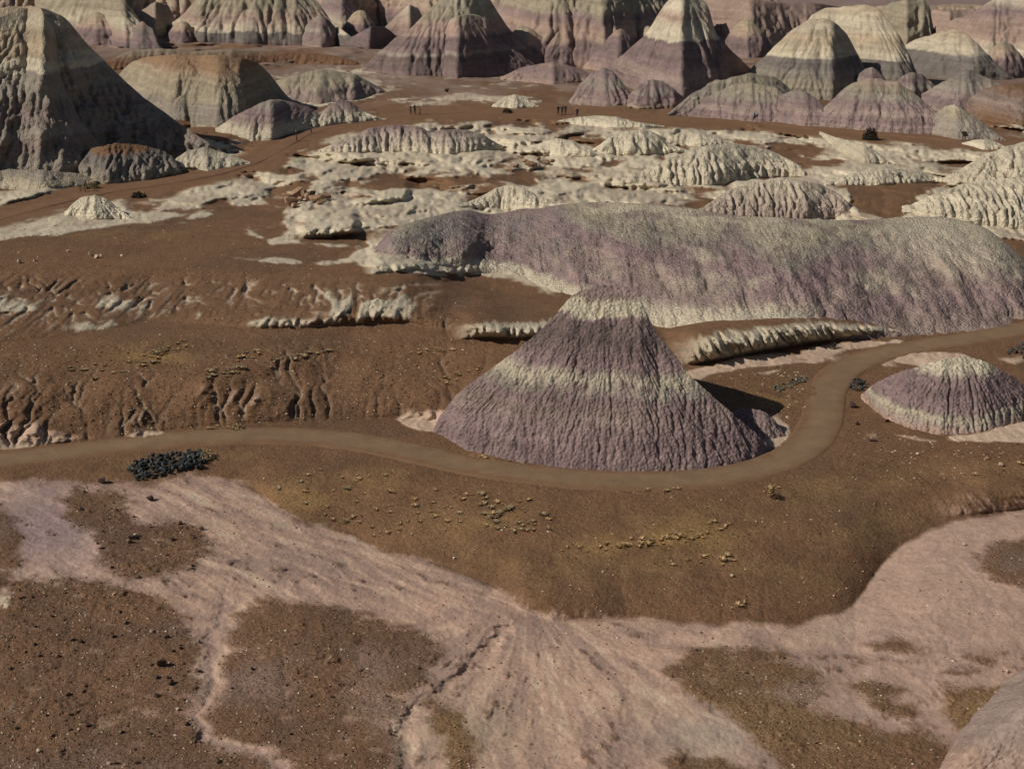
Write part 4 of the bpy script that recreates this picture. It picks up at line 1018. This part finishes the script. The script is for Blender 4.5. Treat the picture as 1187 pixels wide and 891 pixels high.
shell('hill', [(-80, 206), (-40, 199), (0, 196), (50, 197), (90, 201), (112, 209)], [(-80, 219), (0, 220), (60, 220), (112, 216)], [(220, CREAM), (208, OLIVE * 1.15), (196, GREY)], 'pale fluted apron along the foot of the big left hill', seed=94, **ap)
shell('hill', [(196, 190), (215, 176), (238, 170), (262, 178), (290, 188)], [(196, 196), (240, 200), (290, 192)], [(200, WHITE * .95), (180, CREAM), (170, GREY * 1.1)], 'pale apron at the right toe of the big left hill', seed=95, **ap)
shell('hill', [(1120, 112), (1150, 100), (1187, 96), (1240, 100), (1290, 118)], [(1120, 138), (1187, 148), (1290, 140)], [(148, BROWN), (120, MAUVE * .85), (96, BROWN)], 'red brown slope at the right edge below the rose dome', seed=96, **ap)
# --- near spur at the lower right corner
shell('hill', [(1080, 909), (1096, 893), (1125, 870), (1152, 847), (1187, 820), (1260, 768), (1420, 660)], [(1080, 911), (1130, 965), (1187, 1015), (1260, 1060), (1420, 1120)], [(1100, PINK), (900, MAUVE * 1.05), (700, MAUVE)], 'near grey pink hill flank in the lower right corner', k=.75, a=.1, step=1.3, spur=.05, spur_n=9, rill=.09, rill_l=.35, mode='ridge', seed=81, noise_band=.3, streak=.22)

# ------------------------------------------------------------------ loose things
import bmesh

def ground_pts(u, v):
    u = np.asarray(u, float); v = np.asarray(v, float)
    x, y, z = unproj(u, v, ground_h(u, v))
    return np.stack([x, y, z], -1)

def rock_mesh(name, mat, n=14, flat=0.7, seed=0, long=1.0):
    r = np.random.default_rng(seed)
    p = r.normal(size=(n, 3))
    p /= np.linalg.norm(p, axis=1, keepdims=True)
    p *= r.uniform(0.75, 1.1, (n, 1))
    p *= np.array([0.5 * long, 0.42, 0.5 * flat])
    bm = bmesh.new()
    vs_ = [bm.verts.new(q) for q in p]
    res = bmesh.ops.convex_hull(bm, input=vs_)
    loose = [v for v in bm.verts if not v.link_faces]
    bmesh.ops.delete(bm, geom=loose, context='VERTS')
    bmesh.ops.recalc_face_normals(bm, faces=bm.faces)
    me = bpy.data.meshes.new(name)
    bm.to_mesh(me); bm.free()
    me.materials.append(mat)
    return me

M_BASALT = plain_material('dark_riprap_stone', srgb(58, 61, 60, 1.1), 0.35, 5, 0.8)
M_GREENST = plain_material('grey_green_riprap_stone', srgb(96, 96, 84, 1.1), 0.3, 5, 0.85)
M_ROCK = plain_material('brown_sandstone', srgb(92, 74, 60, 1.2), 0.35, 4)
M_DARKROCK = plain_material('dark_brown_stone', srgb(66, 52, 46, 1.2), 0.3, 4)
M_PALEROCK = plain_material('pale_stone', srgb(172, 152, 130, 1.2), 0.2, 4)
M_LOG = plain_material('petrified_wood', srgb(132, 106, 84, 1.15), 0.35, 3)
riprap_m = [rock_mesh('riprap_stone', M_BASALT, 15, 0.8, 100 + i) for i in range(7)]
green_m = [rock_mesh('riprap_stone', M_GREENST, 15, 0.8, 120 + i) for i in range(5)]
rock_m = [rock_mesh('rock', M_ROCK, 15, 0.65, 140 + i) for i in range(6)]
dark_m = [rock_mesh('rock', M_DARKROCK, 15, 0.8, 160 + i) for i in range(5)]
pale_m = [rock_mesh('rock', M_PALEROCK, 13, 0.7, 180 + i) for i in range(4)]
log_m = [rock_mesh('petrified_log', M_LOG, 18, 0.75, 200 + i, 1.6) for i in range(5)]

def in_poly(poly, n, r):
    P = np.array(poly, float)
    out = []
    while len(out) < n:
        u, v = r.uniform(P[:, 0].min(), P[:, 0].max()), r.uniform(P[:, 1].min(), P[:, 1].max())
        c = False
        for i in range(len(P)):
            x0, y0 = P[i]; x1, y1 = P[(i + 1) % len(P)]
            if (y0 > v) != (y1 > v) and u < (x1 - x0) * (v - y0) / (y1 - y0) + x0:
                c = not c
        if c:
            out.append((u, v))
    return np.array(out)

def scatter(name, meshes, uv, smin, smax, label, cat, group, seed, bury=0.22, stack=0.0):
    r = np.random.default_rng(seed)
    P = ground_pts(uv[:, 0], uv[:, 1])
    for i, p in enumerate(P):
        sz = smin + (smax - smin) * r.random() ** 1.8
        o = link(name, meshes[i % len(meshes)], loc=(p[0], p[1], p[2] + sz * bury + stack * r.random()),
                 rot=(r.uniform(-.4, .4), r.uniform(-.4, .4), r.uniform(0, 6.28)), scale=sz)
        tag(o, label, cat, group)

def spread(uv, dmin, vs=2.6):
    """thin a point set so that neighbours stay apart"""
    keep = []
    for p in uv:
        if all((p[0] - q[0]) ** 2 + ((p[1] - q[1]) * vs) ** 2 > dmin * dmin for q in keep):
            keep.append(p)
    return np.array(keep)

rr = np.random.default_rng(5)
scatter('riprap_stone', riprap_m, spread(in_poly([(147, 548), (153, 538), (172, 531), (198, 528), (222, 524), (234, 526), (237, 536), (234, 544), (214, 545), (203, 546), (194, 551), (178, 555), (158, 557)], 700, rr), 4.6)[:190], 0.34, 0.55,
        'dark blue grey stone in the large riprap bed below the trail', 'stone', 'dark riprap stones below the trail', 1, 0.2, 0.16)
scatter('riprap_stone', riprap_m, spread(in_poly([(984, 446), (990, 441), (1000, 442), (1004, 449), (996, 455), (987, 453)], 120, rr), 3.6)[:26], 0.26, 0.5,
        'dark stone in the small heap beside the trail bend', 'stone', 'dark stones at the trail bend', 2, 0.25, 0.2)
scatter('riprap_stone', riprap_m, spread(in_poly([(1161, 408), (1166, 402), (1187, 399), (1225, 397), (1225, 412), (1187, 416), (1170, 414)], 200, rr), 4.2)[:45], 0.3, 0.5,
        'dark stone in the riprap heap at the right edge', 'stone', 'dark stones at the right edge', 3, 0.22, 0.2)
scatter('riprap_stone', green_m, spread(in_poly([(893, 452), (905, 446), (925, 438), (936, 436), (935, 441), (920, 448), (903, 455)], 120, rr), 3.8)[:34], 0.28, 0.45,
        'grey green stone in the narrow strip left of the trail bend', 'stone', 'grey green stones by the trail', 4, 0.2, 0.08)

# stones on the gravel bars
def bar_uv(i, n, r, clip=(4, 1180, 560, 886)):
    P = BARS[i]
    P = [(min(max(a, clip[0]), clip[1]), min(max(b, clip[2]), clip[3])) for a, b in P]
    return spread(in_poly(P, n * 2, r), 9)[:n]
g1 = bar_uv(0, 34, rr); g2 = bar_uv(1, 96, rr); g3 = bar_uv(2, 44, rr); g4 = bar_uv(4, 26, rr)
scatter('rock', rock_m + dark_m[:3], g1, 0.14, 0.46, 'brown stone on the small upper gravel bar below the riprap', 'rock', 'stones on the upper left gravel bar', 11)
scatter('rock', rock_m + dark_m[:2] + pale_m[:1], g2, 0.12, 0.36, 'stone lying on the large gravel bar at lower left', 'rock', 'stones on the large left gravel bar', 12)
scatter('rock', rock_m + dark_m[:1] + pale_m[:1], g3, 0.10, 0.28, 'stone lying on the gravel bar left of the cut channel', 'rock', 'stones on the middle gravel bar', 13)
scatter('rock', rock_m + dark_m[:1], g4, 0.10, 0.24, 'small stone on the right hand gravel bar', 'rock', 'stones on the right gravel bar', 14)

def one_rock(u, v, size, mesh, label, name='rock', bury=0.3, rot=0.0, tilt=0.0, sc=(1, 1, 1)):
    p = ground_pt(u, v)
    o = link(name, mesh, loc=(p[0], p[1], p[2] + size * bury * sc[2]), rot=(tilt, 0, rot), scale=tuple(size * k for k in sc))
    return tag(o, label, 'rock')
one_rock(187, 772, 0.62, dark_m[0], 'dark pointed rock standing alone on the lower left gravel bar', sc=(.9, .8, 1.3))
one_rock(198, 793, 0.45, dark_m[1], 'low dark rock just below the dark pointed rock')
one_rock(118, 560, 0.7, dark_m[2], 'dark rock left of the large riprap bed')
one_rock(174, 580, 0.55, dark_m[3], 'rounded dark rock on pale clay below the riprap bed')
one_rock(152, 624, 0.6, rock_m[1], 'largest brown rock on the small upper gravel bar')
one_rock(158, 622, 0.42, pale_m[1], 'pale rock beside the largest brown rock on the upper bar')
one_rock(988, 472, 0.75, dark_m[4], 'round reddish dark boulder beside the right mound', sc=(1, 1, .9))
one_rock(993, 492, 0.4, dark_m[1], 'small dark rock at the trail side below the round boulder')
one_rock(1011, 511, 0.5, dark_m[2], 'flat dark rock below the right mound', sc=(1.6, .8, .5))
one_rock(1028, 489, 0.4, dark_m[0], 'dark rock at the left foot of the right mound')
one_rock(1063, 527, 0.3, pale_m[0], 'small white rock on the brown flat below the right mound')
one_rock(1160, 540, 0.45, pale_m[2], 'larger white rock at the right below the mound')
one_rock(527, 648, 0.3, pale_m[1], 'small white rock at the edge of the wash below the bank')
one_rock(848, 668, 0.3, pale_m[3], 'pale rock halfway down the bank below the trail')
one_rock(1117, 632, 0.3, pale_m[0], 'white pebble on the grey wash at the right')
one_rock(518, 107, 1.2, dark_m[2], 'lone dark boulder on the far flat below the banded dome')
one_rock(628, 95, 1.5, dark_m[3], 'dark boulder by the foot of the fluted wall')
one_rock(397, 225, 0.8, dark_m[0], 'dark block standing on a pale streak near the petrified logs')
one_rock(1168, 779, 0.3, pale_m[1], 'pale stone on the wash above the spur at the lower right')
scatter('petrified_log', log_m, np.array([(338, 238), (343, 231), (348, 234), (352, 229), (357, 232), (361, 229), (366, 234), (341, 241), (372, 237), (377, 231), (335, 234)]), 0.9, 2.0,
        'orange brown chunk of petrified wood in the heap left of centre', 'log', 'petrified wood heap', 21, 0.25, 0.2)
scatter('petrified_log', log_m, np.array([(608, 188), (616, 193), (624, 186), (632, 191), (640, 188), (598, 194), (590, 198)]), 0.7, 1.4,
        'pinkish chunk of petrified wood among the pale mounds', 'log', 'far petrified wood', 22, 0.25)
scatter('rock', pale_m, np.array([(105, 296), (112, 299), (117, 297), (79, 292), (141, 297), (40, 303), (22, 305)]) * 1.0, 0.4, 0.8, 'white rock in the scatter on the left brown slope', 'rock', 'white rocks on the left brown slope', 23)

# fine gravel strewn over bars and bank: nobody could count it
def gravel():
    r = np.random.default_rng(77)
    pts = []
    for i, n in ((0, 500), (1, 2600), (2, 1100), (3, 160), (4, 700), (5, 90), (7, 120), (8, 120)):
        P = [(min(max(a, -30), 1220), min(max(b, 555), 915)) for a, b in BARS[i]]
        pts.append(in_poly(P, n, r))
    pts.append(in_poly([(300, 545), (480, 545), (660, 566), (900, 560), (1080, 560), (1060, 600), (1000, 680), (900, 715), (680, 710), (580, 670), (430, 625), (340, 590)], 900, r))
    pts.append(in_poly([(160, 562), (240, 556), (330, 605), (560, 690), (720, 730), (980, 730), (1150, 640), (1180, 780), (760, 740), (700, 885), (600, 885), (560, 770), (300, 680)], 500, r))
    pts.append(in_poly([(0, 400), (560, 390), (500, 480), (300, 490), (0, 515)], 1500, r))
    pts.append(in_poly([(0, 260), (300, 255), (430, 310), (600, 380), (0, 395)], 700, r))
    pts.append(in_poly([(810, 440), (930, 420), (935, 500), (900, 480)], 250, r))
    pts.append(in_poly([(990, 500), (1187, 515), (1187, 560), (960, 560)], 350, r))
    uv = np.concatenate(pts)
    P = ground_pts(uv[:, 0], uv[:, 1])
    base = np.array([(1, 0, 0), (-1, 0, 0), (0, 1, 0), (0, -1, 0), (0, 0, 1), (0, 0, -1)], float)
    tri = np.array([(0, 2, 4), (2, 1, 4), (1, 3, 4), (3, 0, 4), (2, 0, 5), (1, 2, 5), (3, 1, 5), (0, 3, 5)])
    n = len(P)
    sz = 0.025 + 0.06 * r.random(n) ** 2.5 + 0.03 * (uv[:, 1] < 530)
    B = base[None] * r.uniform(0.6, 1.3, (n, 6, 1)) * sz[:, None, None] * np.array([1.2, 1, .75])
    an = r.uniform(0, 6.28, n)
    ca, sa = np.cos(an)[:, None], np.sin(an)[:, None]
    bx, by = B[..., 0] * ca - B[..., 1] * sa, B[..., 0] * sa + B[..., 1] * ca
    Vv = np.stack([bx, by, B[..., 2]], -1) + P[:, None, :] + np.array([0, 0, .012])
    Fc = (tri[None] + 6 * np.arange(n)[:, None, None]).reshape(-1, 3)
    kinds = np.stack([BROWN * .75, BROWN * .55, TAN * 1.0, PINK * 1.1, WHITE * .9])
    cidx = r.choice(5, n, p=[.38, .3, .14, .12, .06])
    c = np.repeat(kinds[cidx][:, None, :], 6, 1)
    me = mesh_np('gravel', Vv, Fc, M_GROUND, c, {'grit': np.zeros((n, 6))}, smooth=False)
    tag(link('gravel', me), 'fine scattered gravel on the bars and the bank', 'gravel', kind='stuff')
gravel()

# ------------------------------------------------------------------ plants
M_STRAW = plain_material('dry_grass', srgb(152, 126, 90, 1.45), 0.25, 3)
M_SAGE = plain_material('grey_green_shrub', srgb(132, 114, 86, 1.45), 0.3, 3)
M_DARKLEAF = plain_material('dark_shrub_leaf', srgb(52, 50, 40, 1.0), 0.35, 3)
M_TWIG = plain_material('woody_stem', srgb(80, 64, 50, 1.0), 0.2, 8)

def tuft_mesh(name, mat, n, seed, h=0.34, spread_=0.24, bw=0.03):
    r = np.random.default_rng(seed)
    V, Fq = [], []
    for i in range(n):
        a = r.uniform(0, 6.28); rad = spread_ * 0.4 * r.random()
        bx, by = rad * math.cos(a), rad * math.sin(a)
        a2 = a + r.normal(0, .5); lean = spread_ * r.uniform(.3, 1.1); hh_ = h * r.uniform(.5, 1.1)
        tx, ty = bx + lean * math.cos(a2), by + lean * math.sin(a2)
        px, py = -math.sin(a2) * bw, math.cos(a2) * bw
        mx, my, mz = (bx * .55 + tx * .45), (by * .55 + ty * .45), hh_ * .7
        b = len(V)
        V += [(bx - px, by - py, -0.04), (bx + px, by + py, -0.04), (mx + px, my + py, mz), (mx - px, my - py, mz), (tx + px * .4, ty + py * .4, hh_), (tx - px * .4, ty - py * .4, hh_)]
        Fq += [(b, b + 1, b + 2, b + 3), (b + 3, b + 2, b + 4, b + 5)]
    return mesh_np(name, np.array(V), np.array(Fq), mat, smooth=False)
straw_m = [tuft_mesh('grass_tuft', M_STRAW, 34, 300 + i, 0.30 + .04 * i, 0.22 + .03 * i) for i in range(5)]
sage_m = [tuft_mesh('grass_tuft', M_SAGE, 44, 320 + i, 0.34 + .04 * i, 0.28 + .03 * i, 0.035) for i in range(4)]

def tufts(meshes, uv, smin, smax, label, group, seed):
    r = np.random.default_rng(seed)
    P = ground_pts(uv[:, 0], uv[:, 1])
    for i, p in enumerate(P):
        sz = r.uniform(smin, smax) * (0.45 + 0.5 * r.random())
        o = link('grass_tuft', meshes[i % len(meshes)], loc=p, rot=(0, 0, r.uniform(0, 6.28)), scale=(sz * r.uniform(.8, 1.7), sz * r.uniform(.8, 1.3), sz * .5))
        tag(o, label, 'grass tuft', group)
def blob_uv(n, u, v, ru, rv, r, slope=0.0):
    a = r.normal(size=(n, 2)) * .5
    return np.stack([u + a[:, 0] * ru, v + a[:, 1] * rv + slope * a[:, 0] * ru], -1)
r2 = np.random.default_rng(9)
tufts(straw_m + sage_m[:1], in_poly([(300, 556), (330, 545), (400, 540), (480, 552), (560, 566), (640, 585), (660, 620), (560, 620), (430, 622), (360, 596)], 88, r2), 0.5, 1.1, 'dry straw tuft on the bank below the trail, left of centre', 'tufts on the left bank', 31)
tufts(sage_m, blob_uv(26, 585, 600, 46, 18, r2), 0.6, 1.1, 'grey green tuft in the patch on the bank below the trail', 'grey green tufts on the bank', 32)
tufts(straw_m, np.concatenate([blob_uv(34, 725, 632, 60, 7, r2, -.08), blob_uv(26, 800, 620, 50, 14, r2, -.12)]), 0.5, 1.1, 'yellow straw tuft in the bright band across the bank', 'tufts in the bright band', 33)
tufts(straw_m, np.concatenate([blob_uv(10, 820, 648, 50, 6, r2, -.1), blob_uv(6, 895, 570, 12, 4, r2), blob_uv(4, 858, 703, 12, 6, r2), blob_uv(8, 1140, 545, 50, 10, r2), blob_uv(5, 800, 567, 60, 3, r2)]), 0.6, 1.1, 'straw tuft alone on the right part of the bank', 'tufts on the right bank', 34)
tufts(straw_m + sage_m[:2], np.concatenate([blob_uv(26, 180, 412, 34, 7, r2, -.35), blob_uv(10, 285, 413, 18, 4, r2, -.2)]), 0.7, 1.5, 'straw tuft on the crest of the left brown mound', 'tufts on the left mound', 35)
tufts(sage_m, np.concatenate([blob_uv(16, 252, 432, 40, 8, r2, -.2), blob_uv(14, 360, 412, 44, 5, r2, -.15), blob_uv(8, 95, 430, 40, 8, r2)]), 0.7, 1.3, 'grey green tuft along the gully heads of the left mound', 'gully head tufts', 36)
tufts(straw_m, np.concatenate([blob_uv(16, 505, 407, 50, 3, r2, -.03), blob_uv(14, 530, 436, 34, 7, r2, -.25)]), 0.6, 1.1, 'straw tuft on the brown slope left of the cone hill', 'tufts left of the cone hill', 37)
tufts(straw_m, np.concatenate([blob_uv(22, 565, 532, 70, 2.5, r2, .17), blob_uv(8, 250, 497, 60, 3, r2, -.03)]), 0.4, 0.8, 'straw tuft on the verge between trail and cone hill', 'verge tufts', 38)

def shrub(u, v, rx, rz, leafm, n, label, seed, name='shrub'):
    r = np.random.default_rng(seed)
    p = ground_pt(u, v)
    root = link(name, None, loc=p)
    tag(root, label, 'shrub')
    d = r.normal(size=(n, 3)); d /= np.linalg.norm(d, axis=1, keepdims=True)
    d[:, 2] = np.abs(d[:, 2])
    rad = (0.45 + 0.55 * r.random(n) ** .5) * (1 + .25 * noise(d[:, 0] * 2, d[:, 1] * 2 + d[:, 2], seed))
    c = d * rad[:, None] * np.array([rx, rx * .9, rz])
    L = 0.10 * rx + 0.03
    V, Fq = [], []
    for q in c:
        a = r.normal(size=3); a /= np.linalg.norm(a); b = np.cross(a, r.normal(size=3)); b /= np.linalg.norm(b)
        k = len(V)
        V += [q - a * L, q + b * L * .5, q + a * L, q - b * L * .5]
        Fq.append((k, k + 1, k + 2, k + 3))
    link('foliage', mesh_np('foliage', np.array(V), np.array(Fq), leafm, smooth=False), root)
    for i in range(6):
        q = c[r.integers(n)] * .8
        w = .02 + .02 * rx
        side = np.array([q[1], -q[0], 0]); side = side / (np.linalg.norm(side) + 1e-6) * w
        up = np.array([0, 0, w])
        V = [(-side), side, up + 0 * side, q - side * .4, q + side * .4, q + up * .4]
        V[0] = V[0] + np.array([0, 0, -.1]); V[1] = V[1] + np.array([0, 0, -.1])
        link('stem', mesh_np('stem', np.array(V), np.array([(0, 1, 4, 3), (1, 2, 5, 4), (2, 0, 3, 5)]), M_TWIG, smooth=False), root)
    return root
shrub(1008, 162, 1.25, 1.9, M_DARKLEAF, 700, 'round dark bush beside the far trail', 1)
shrub(1036, 207, 1.3, 0.8, M_DARKLEAF, 500, 'low wide dark bush on the small flat cream swell', 2)
shrub(588, 131, 0.9, 0.8, M_DARKLEAF, 350, 'dark low bush right of the group of three hikers', 3)
shrub(160, 229, 1.0, 0.7, M_DARKLEAF, 350, 'dark low shrub at the far trail below the left hill', 4)
shrub(104, 218, 1.2, 0.9, M_SAGE, 350, 'olive bush beside the sign at the foot of the left hill', 5)
shrub(221, 140, 1.2, 1.0, M_DARKLEAF, 350, 'small dark bush at the foot of the rust topped dome', 6)
shrub(240, 530, 0.6, 0.5, M_SAGE, 260, 'olive shrub at the right end of the large riprap bed', 7)
shrub(967, 404, 0.4, 0.5, M_DARKLEAF, 160, 'tiny dark bush on the pale strip below the ledge', 8)
shrub(900, 577, 0.45, 0.35, M_TWIG, 160, 'brown dead shrub on the shoulder below the trail', 9)
shrub(275, 497, 0.5, 0.35, M_SAGE, 160, 'small olive shrub on the upper verge of the trail', 10)

# ------------------------------------------------------------------ trail signs
M_POST = plain_material('dark_metal_post', srgb(58, 50, 44, 1.0), 0.15, 5, 0.6)
M_PANEL = plain_material('sign_panel', srgb(66, 58, 50, 1.0), 0.15, 5, 0.5)
def box_mesh(name, sx, sy, sz, mat):
    bm = bmesh.new()
    bmesh.ops.create_cube(bm, size=1)
    for v in bm.verts:
        v.co.x *= sx; v.co.y *= sy; v.co.z *= sz
    bmesh.ops.bevel(bm, geom=bm.edges[:], offset=min(sx, sy, sz) * .15, segments=1, affect='EDGES')
    me = bpy.data.meshes.new(name)
    bm.to_mesh(me); bm.free()
    me.materials.append(mat)
    return me
post_me = box_mesh('post', .09, .09, 1.3, M_POST)
panel_me = box_mesh('panel', 1.0, .05, .75, M_PANEL)
frame_me = box_mesh('panel_frame', 1.1, .035, .85, M_POST)
def sign(u, v, rz, label):
    p = ground_pt(u, v)
    root = link('wayside_sign', None, loc=p, rot=(0, 0, rz))
    tag(root, label, 'sign', 'low trail signs')
    for sx in (-.36, .36):
        link('post', post_me, root, (sx, 0, .45))
    link('panel_frame', frame_me, root, (0, -.08, 1.15), (math.radians(-42), 0, 0))
    link('panel', panel_me, root, (0, -.105, 1.18), (math.radians(-42), 0, 0))
sign(1117, 164, .5, 'dark slanted trail sign in front of the small pale cone')
sign(96, 222, -.3, 'dark slanted trail sign at the foot of the big left hill')

# ------------------------------------------------------------------ hikers
M_SKIN = plain_material('skin', (.42, .26, .19), .05, 8, .6)
M_HAIR = plain_material('dark_hair', (.03, .022, .018), .2, 12, .6)
M_SHOE = plain_material('dark_shoe', (.03, .028, .026), .1, 8, .7)
def cloth(name, rgb):
    return plain_material(name, rgb, .12, 10, .9, .005)
CL = dict(black=cloth('black_cloth', (.018, .018, .022)), navy=cloth('navy_cloth', (.02, .026, .05)), dark=cloth('charcoal_cloth', (.035, .033, .034)),
          blue=cloth('light_blue_cloth', (.22, .36, .42)), teal=cloth('dark_teal_cloth', (.03, .06, .07)), maroon=cloth('dark_red_cloth', (.06, .022, .02)))

def person(u, v, rz, top, legs, stride, label, group=None, height=1.74, arm=0.0):
    vt, ed, rd = [], [], []
    def add(p, r, par=None):
        vt.append(p); rd.append(r)
        if par is not None:
            ed.append((par, len(vt) - 1))
        return len(vt) - 1
    pel = add((0, 0, .95), .13)
    sp = add((0, .01, 1.14), .12, pel)
    ch = add((0, 0, 1.34), .14, sp)
    nk = add((0, -.01, 1.49), .055, ch)
    hd = add((0, -.02, 1.58), .08, nk)
    ht = add((0, -.015, 1.68), .085, hd)
    add((0, -.01, 1.735), .05, ht)
    add((0, -.115, 1.605), .012, hd)
    for s in (-1, 1):
        sh = add((.17 * s, 0, 1.42), .065, ch)
        sw = -s * stride * .5
        el = add((.24 * s, .03 + sw * .4, 1.14), .048, sh)
        fy = sw - .06 - arm * .2
        wr = add((.245 * s, fy, .91 + arm * .3), .034, el)
        pm = add((.245 * s, fy - .03, .84 + arm * .3), .034, wr)
        for k, (dy, L) in enumerate(((-.033, .075), (-.011, .085), (.011, .08), (.033, .065))):
            f1 = add((.245 * s, fy - .03 + dy, .80 + arm * .3), .010, pm)
            add((.235 * s, fy - .035 + dy, .80 - L * .7 + arm * .3), .008, f1)
        add((.225 * s, fy - .075, .81 + arm * .3), .010, pm)
        hp = add((.09 * s, 0, .89), .095, pel)
        st = s * stride
        kn = add((.10 * s, -.04 - st * .5, .50), .066, hp)
        an = add((.10 * s, -st, .09 + max(0, -st) * .18), .045, kn)
        add((.11 * s, -st - .15, .045 + max(0, -st) * .05), .042, an)
    me = bpy.data.meshes.new('person')
    me.from_pydata(vt, ed, [])
    tmp = bpy.data.objects.new('person_tmp', me)
    COL.objects.link(tmp)
    md = tmp.modifiers.new('skin', 'SKIN')
    for i, sv in enumerate(me.skin_vertices[0].data):
        sv.radius = (rd[i], rd[i] * (.72 if i in (pel, sp, ch) else 1))
        sv.use_root = (i == pel)
    sb = tmp.modifiers.new('sub', 'SUBSURF'); sb.levels = 1; sb.render_levels = 1
    dg = bpy.context.evaluated_depsgraph_get()
    body = bpy.data.meshes.new_from_object(tmp.evaluated_get(dg))
    bpy.data.objects.remove(tmp)
    body.name = 'person'
    body.materials.clear()
    for m in (CL[top], CL[legs], M_SKIN, M_SHOE):
        body.materials.append(m)
    for f in body.polygons:
        f.use_smooth = True
        c = f.center
        if c.z > 1.5 or (abs(c.x) > .19 and c.z < .93 + arm * .3):
            f.material_index = 2
        elif c.z < .10:
            f.material_index = 3
        elif c.z < .96 and abs(c.x) < .2:
            f.material_index = 1
        else:
            f.material_index = 0
    p = ground_pt(u, v)
    k = height / 1.76
    o = link('person', body, loc=(p[0], p[1], p[2] + .02), rot=(0, 0, rz), scale=k)
    tag(o, label, 'person', group)
    # hair: a cap over the back and top of the head
    bm = bmesh.new()
    bmesh.ops.create_uvsphere(bm, u_segments=14, v_segments=9, radius=.1)
    bmesh.ops.delete(bm, geom=[q for q in bm.verts if q.co.z < -.035 or (q.co.y < -.05 and q.co.z < .045)], context='VERTS')
    for q in bm.verts:
        q.co = (q.co.x * .98, q.co.y * 1.05 - .003, q.co.z * 1.12 + 1.668)
    hm = bpy.data.meshes.new('hair'); bm.to_mesh(hm); bm.free()
    hm.materials.append(M_HAIR)
    link('hair', hm, o)
    return o
PI = math.pi
person(344, 164, -.7, 'black', 'dark', .22, 'hiker in black walking nearest on the far trail, left of centre', height=1.8)
person(361, 155, -.6, 'dark', 'black', .18, 'hiker in dark clothes farther back of the walking pair on the left', height=1.78)
person(476, 133, 1.2, 'dark', 'navy', .05, 'leftmost of the three hikers standing at top centre', 'three hikers at top centre', 1.65, .5)
person(481, 133, .4, 'black', 'black', .1, 'middle and tallest of the three hikers standing at top centre', 'three hikers at top centre', 1.85, .3)
person(487, 134, -1.4, 'maroon', 'dark', .1, 'rightmost of the three hikers standing at top centre', 'three hikers at top centre', 1.6)
person(647, 134, .3, 'black', 'black', .08, 'leftmost hiker of the close row of three right of centre', 'row of hikers right of centre', 1.8)
person(651.5, 134, .1, 'dark', 'black', .12, 'middle hiker of the close row of three right of centre', 'row of hikers right of centre', 1.8)
person(655.5, 133.5, -.3, 'black', 'navy', .1, 'rightmost hiker of the close row of three right of centre', 'row of hikers right of centre', 1.84)
person(669, 137, .2, 'black', 'black', .1, 'hiker in black standing apart just right of the row of three', height=1.8)
person(874, 141, .8, 'blue', 'teal', .2, 'hiker in a light blue top below the olive topped mound', height=1.8)
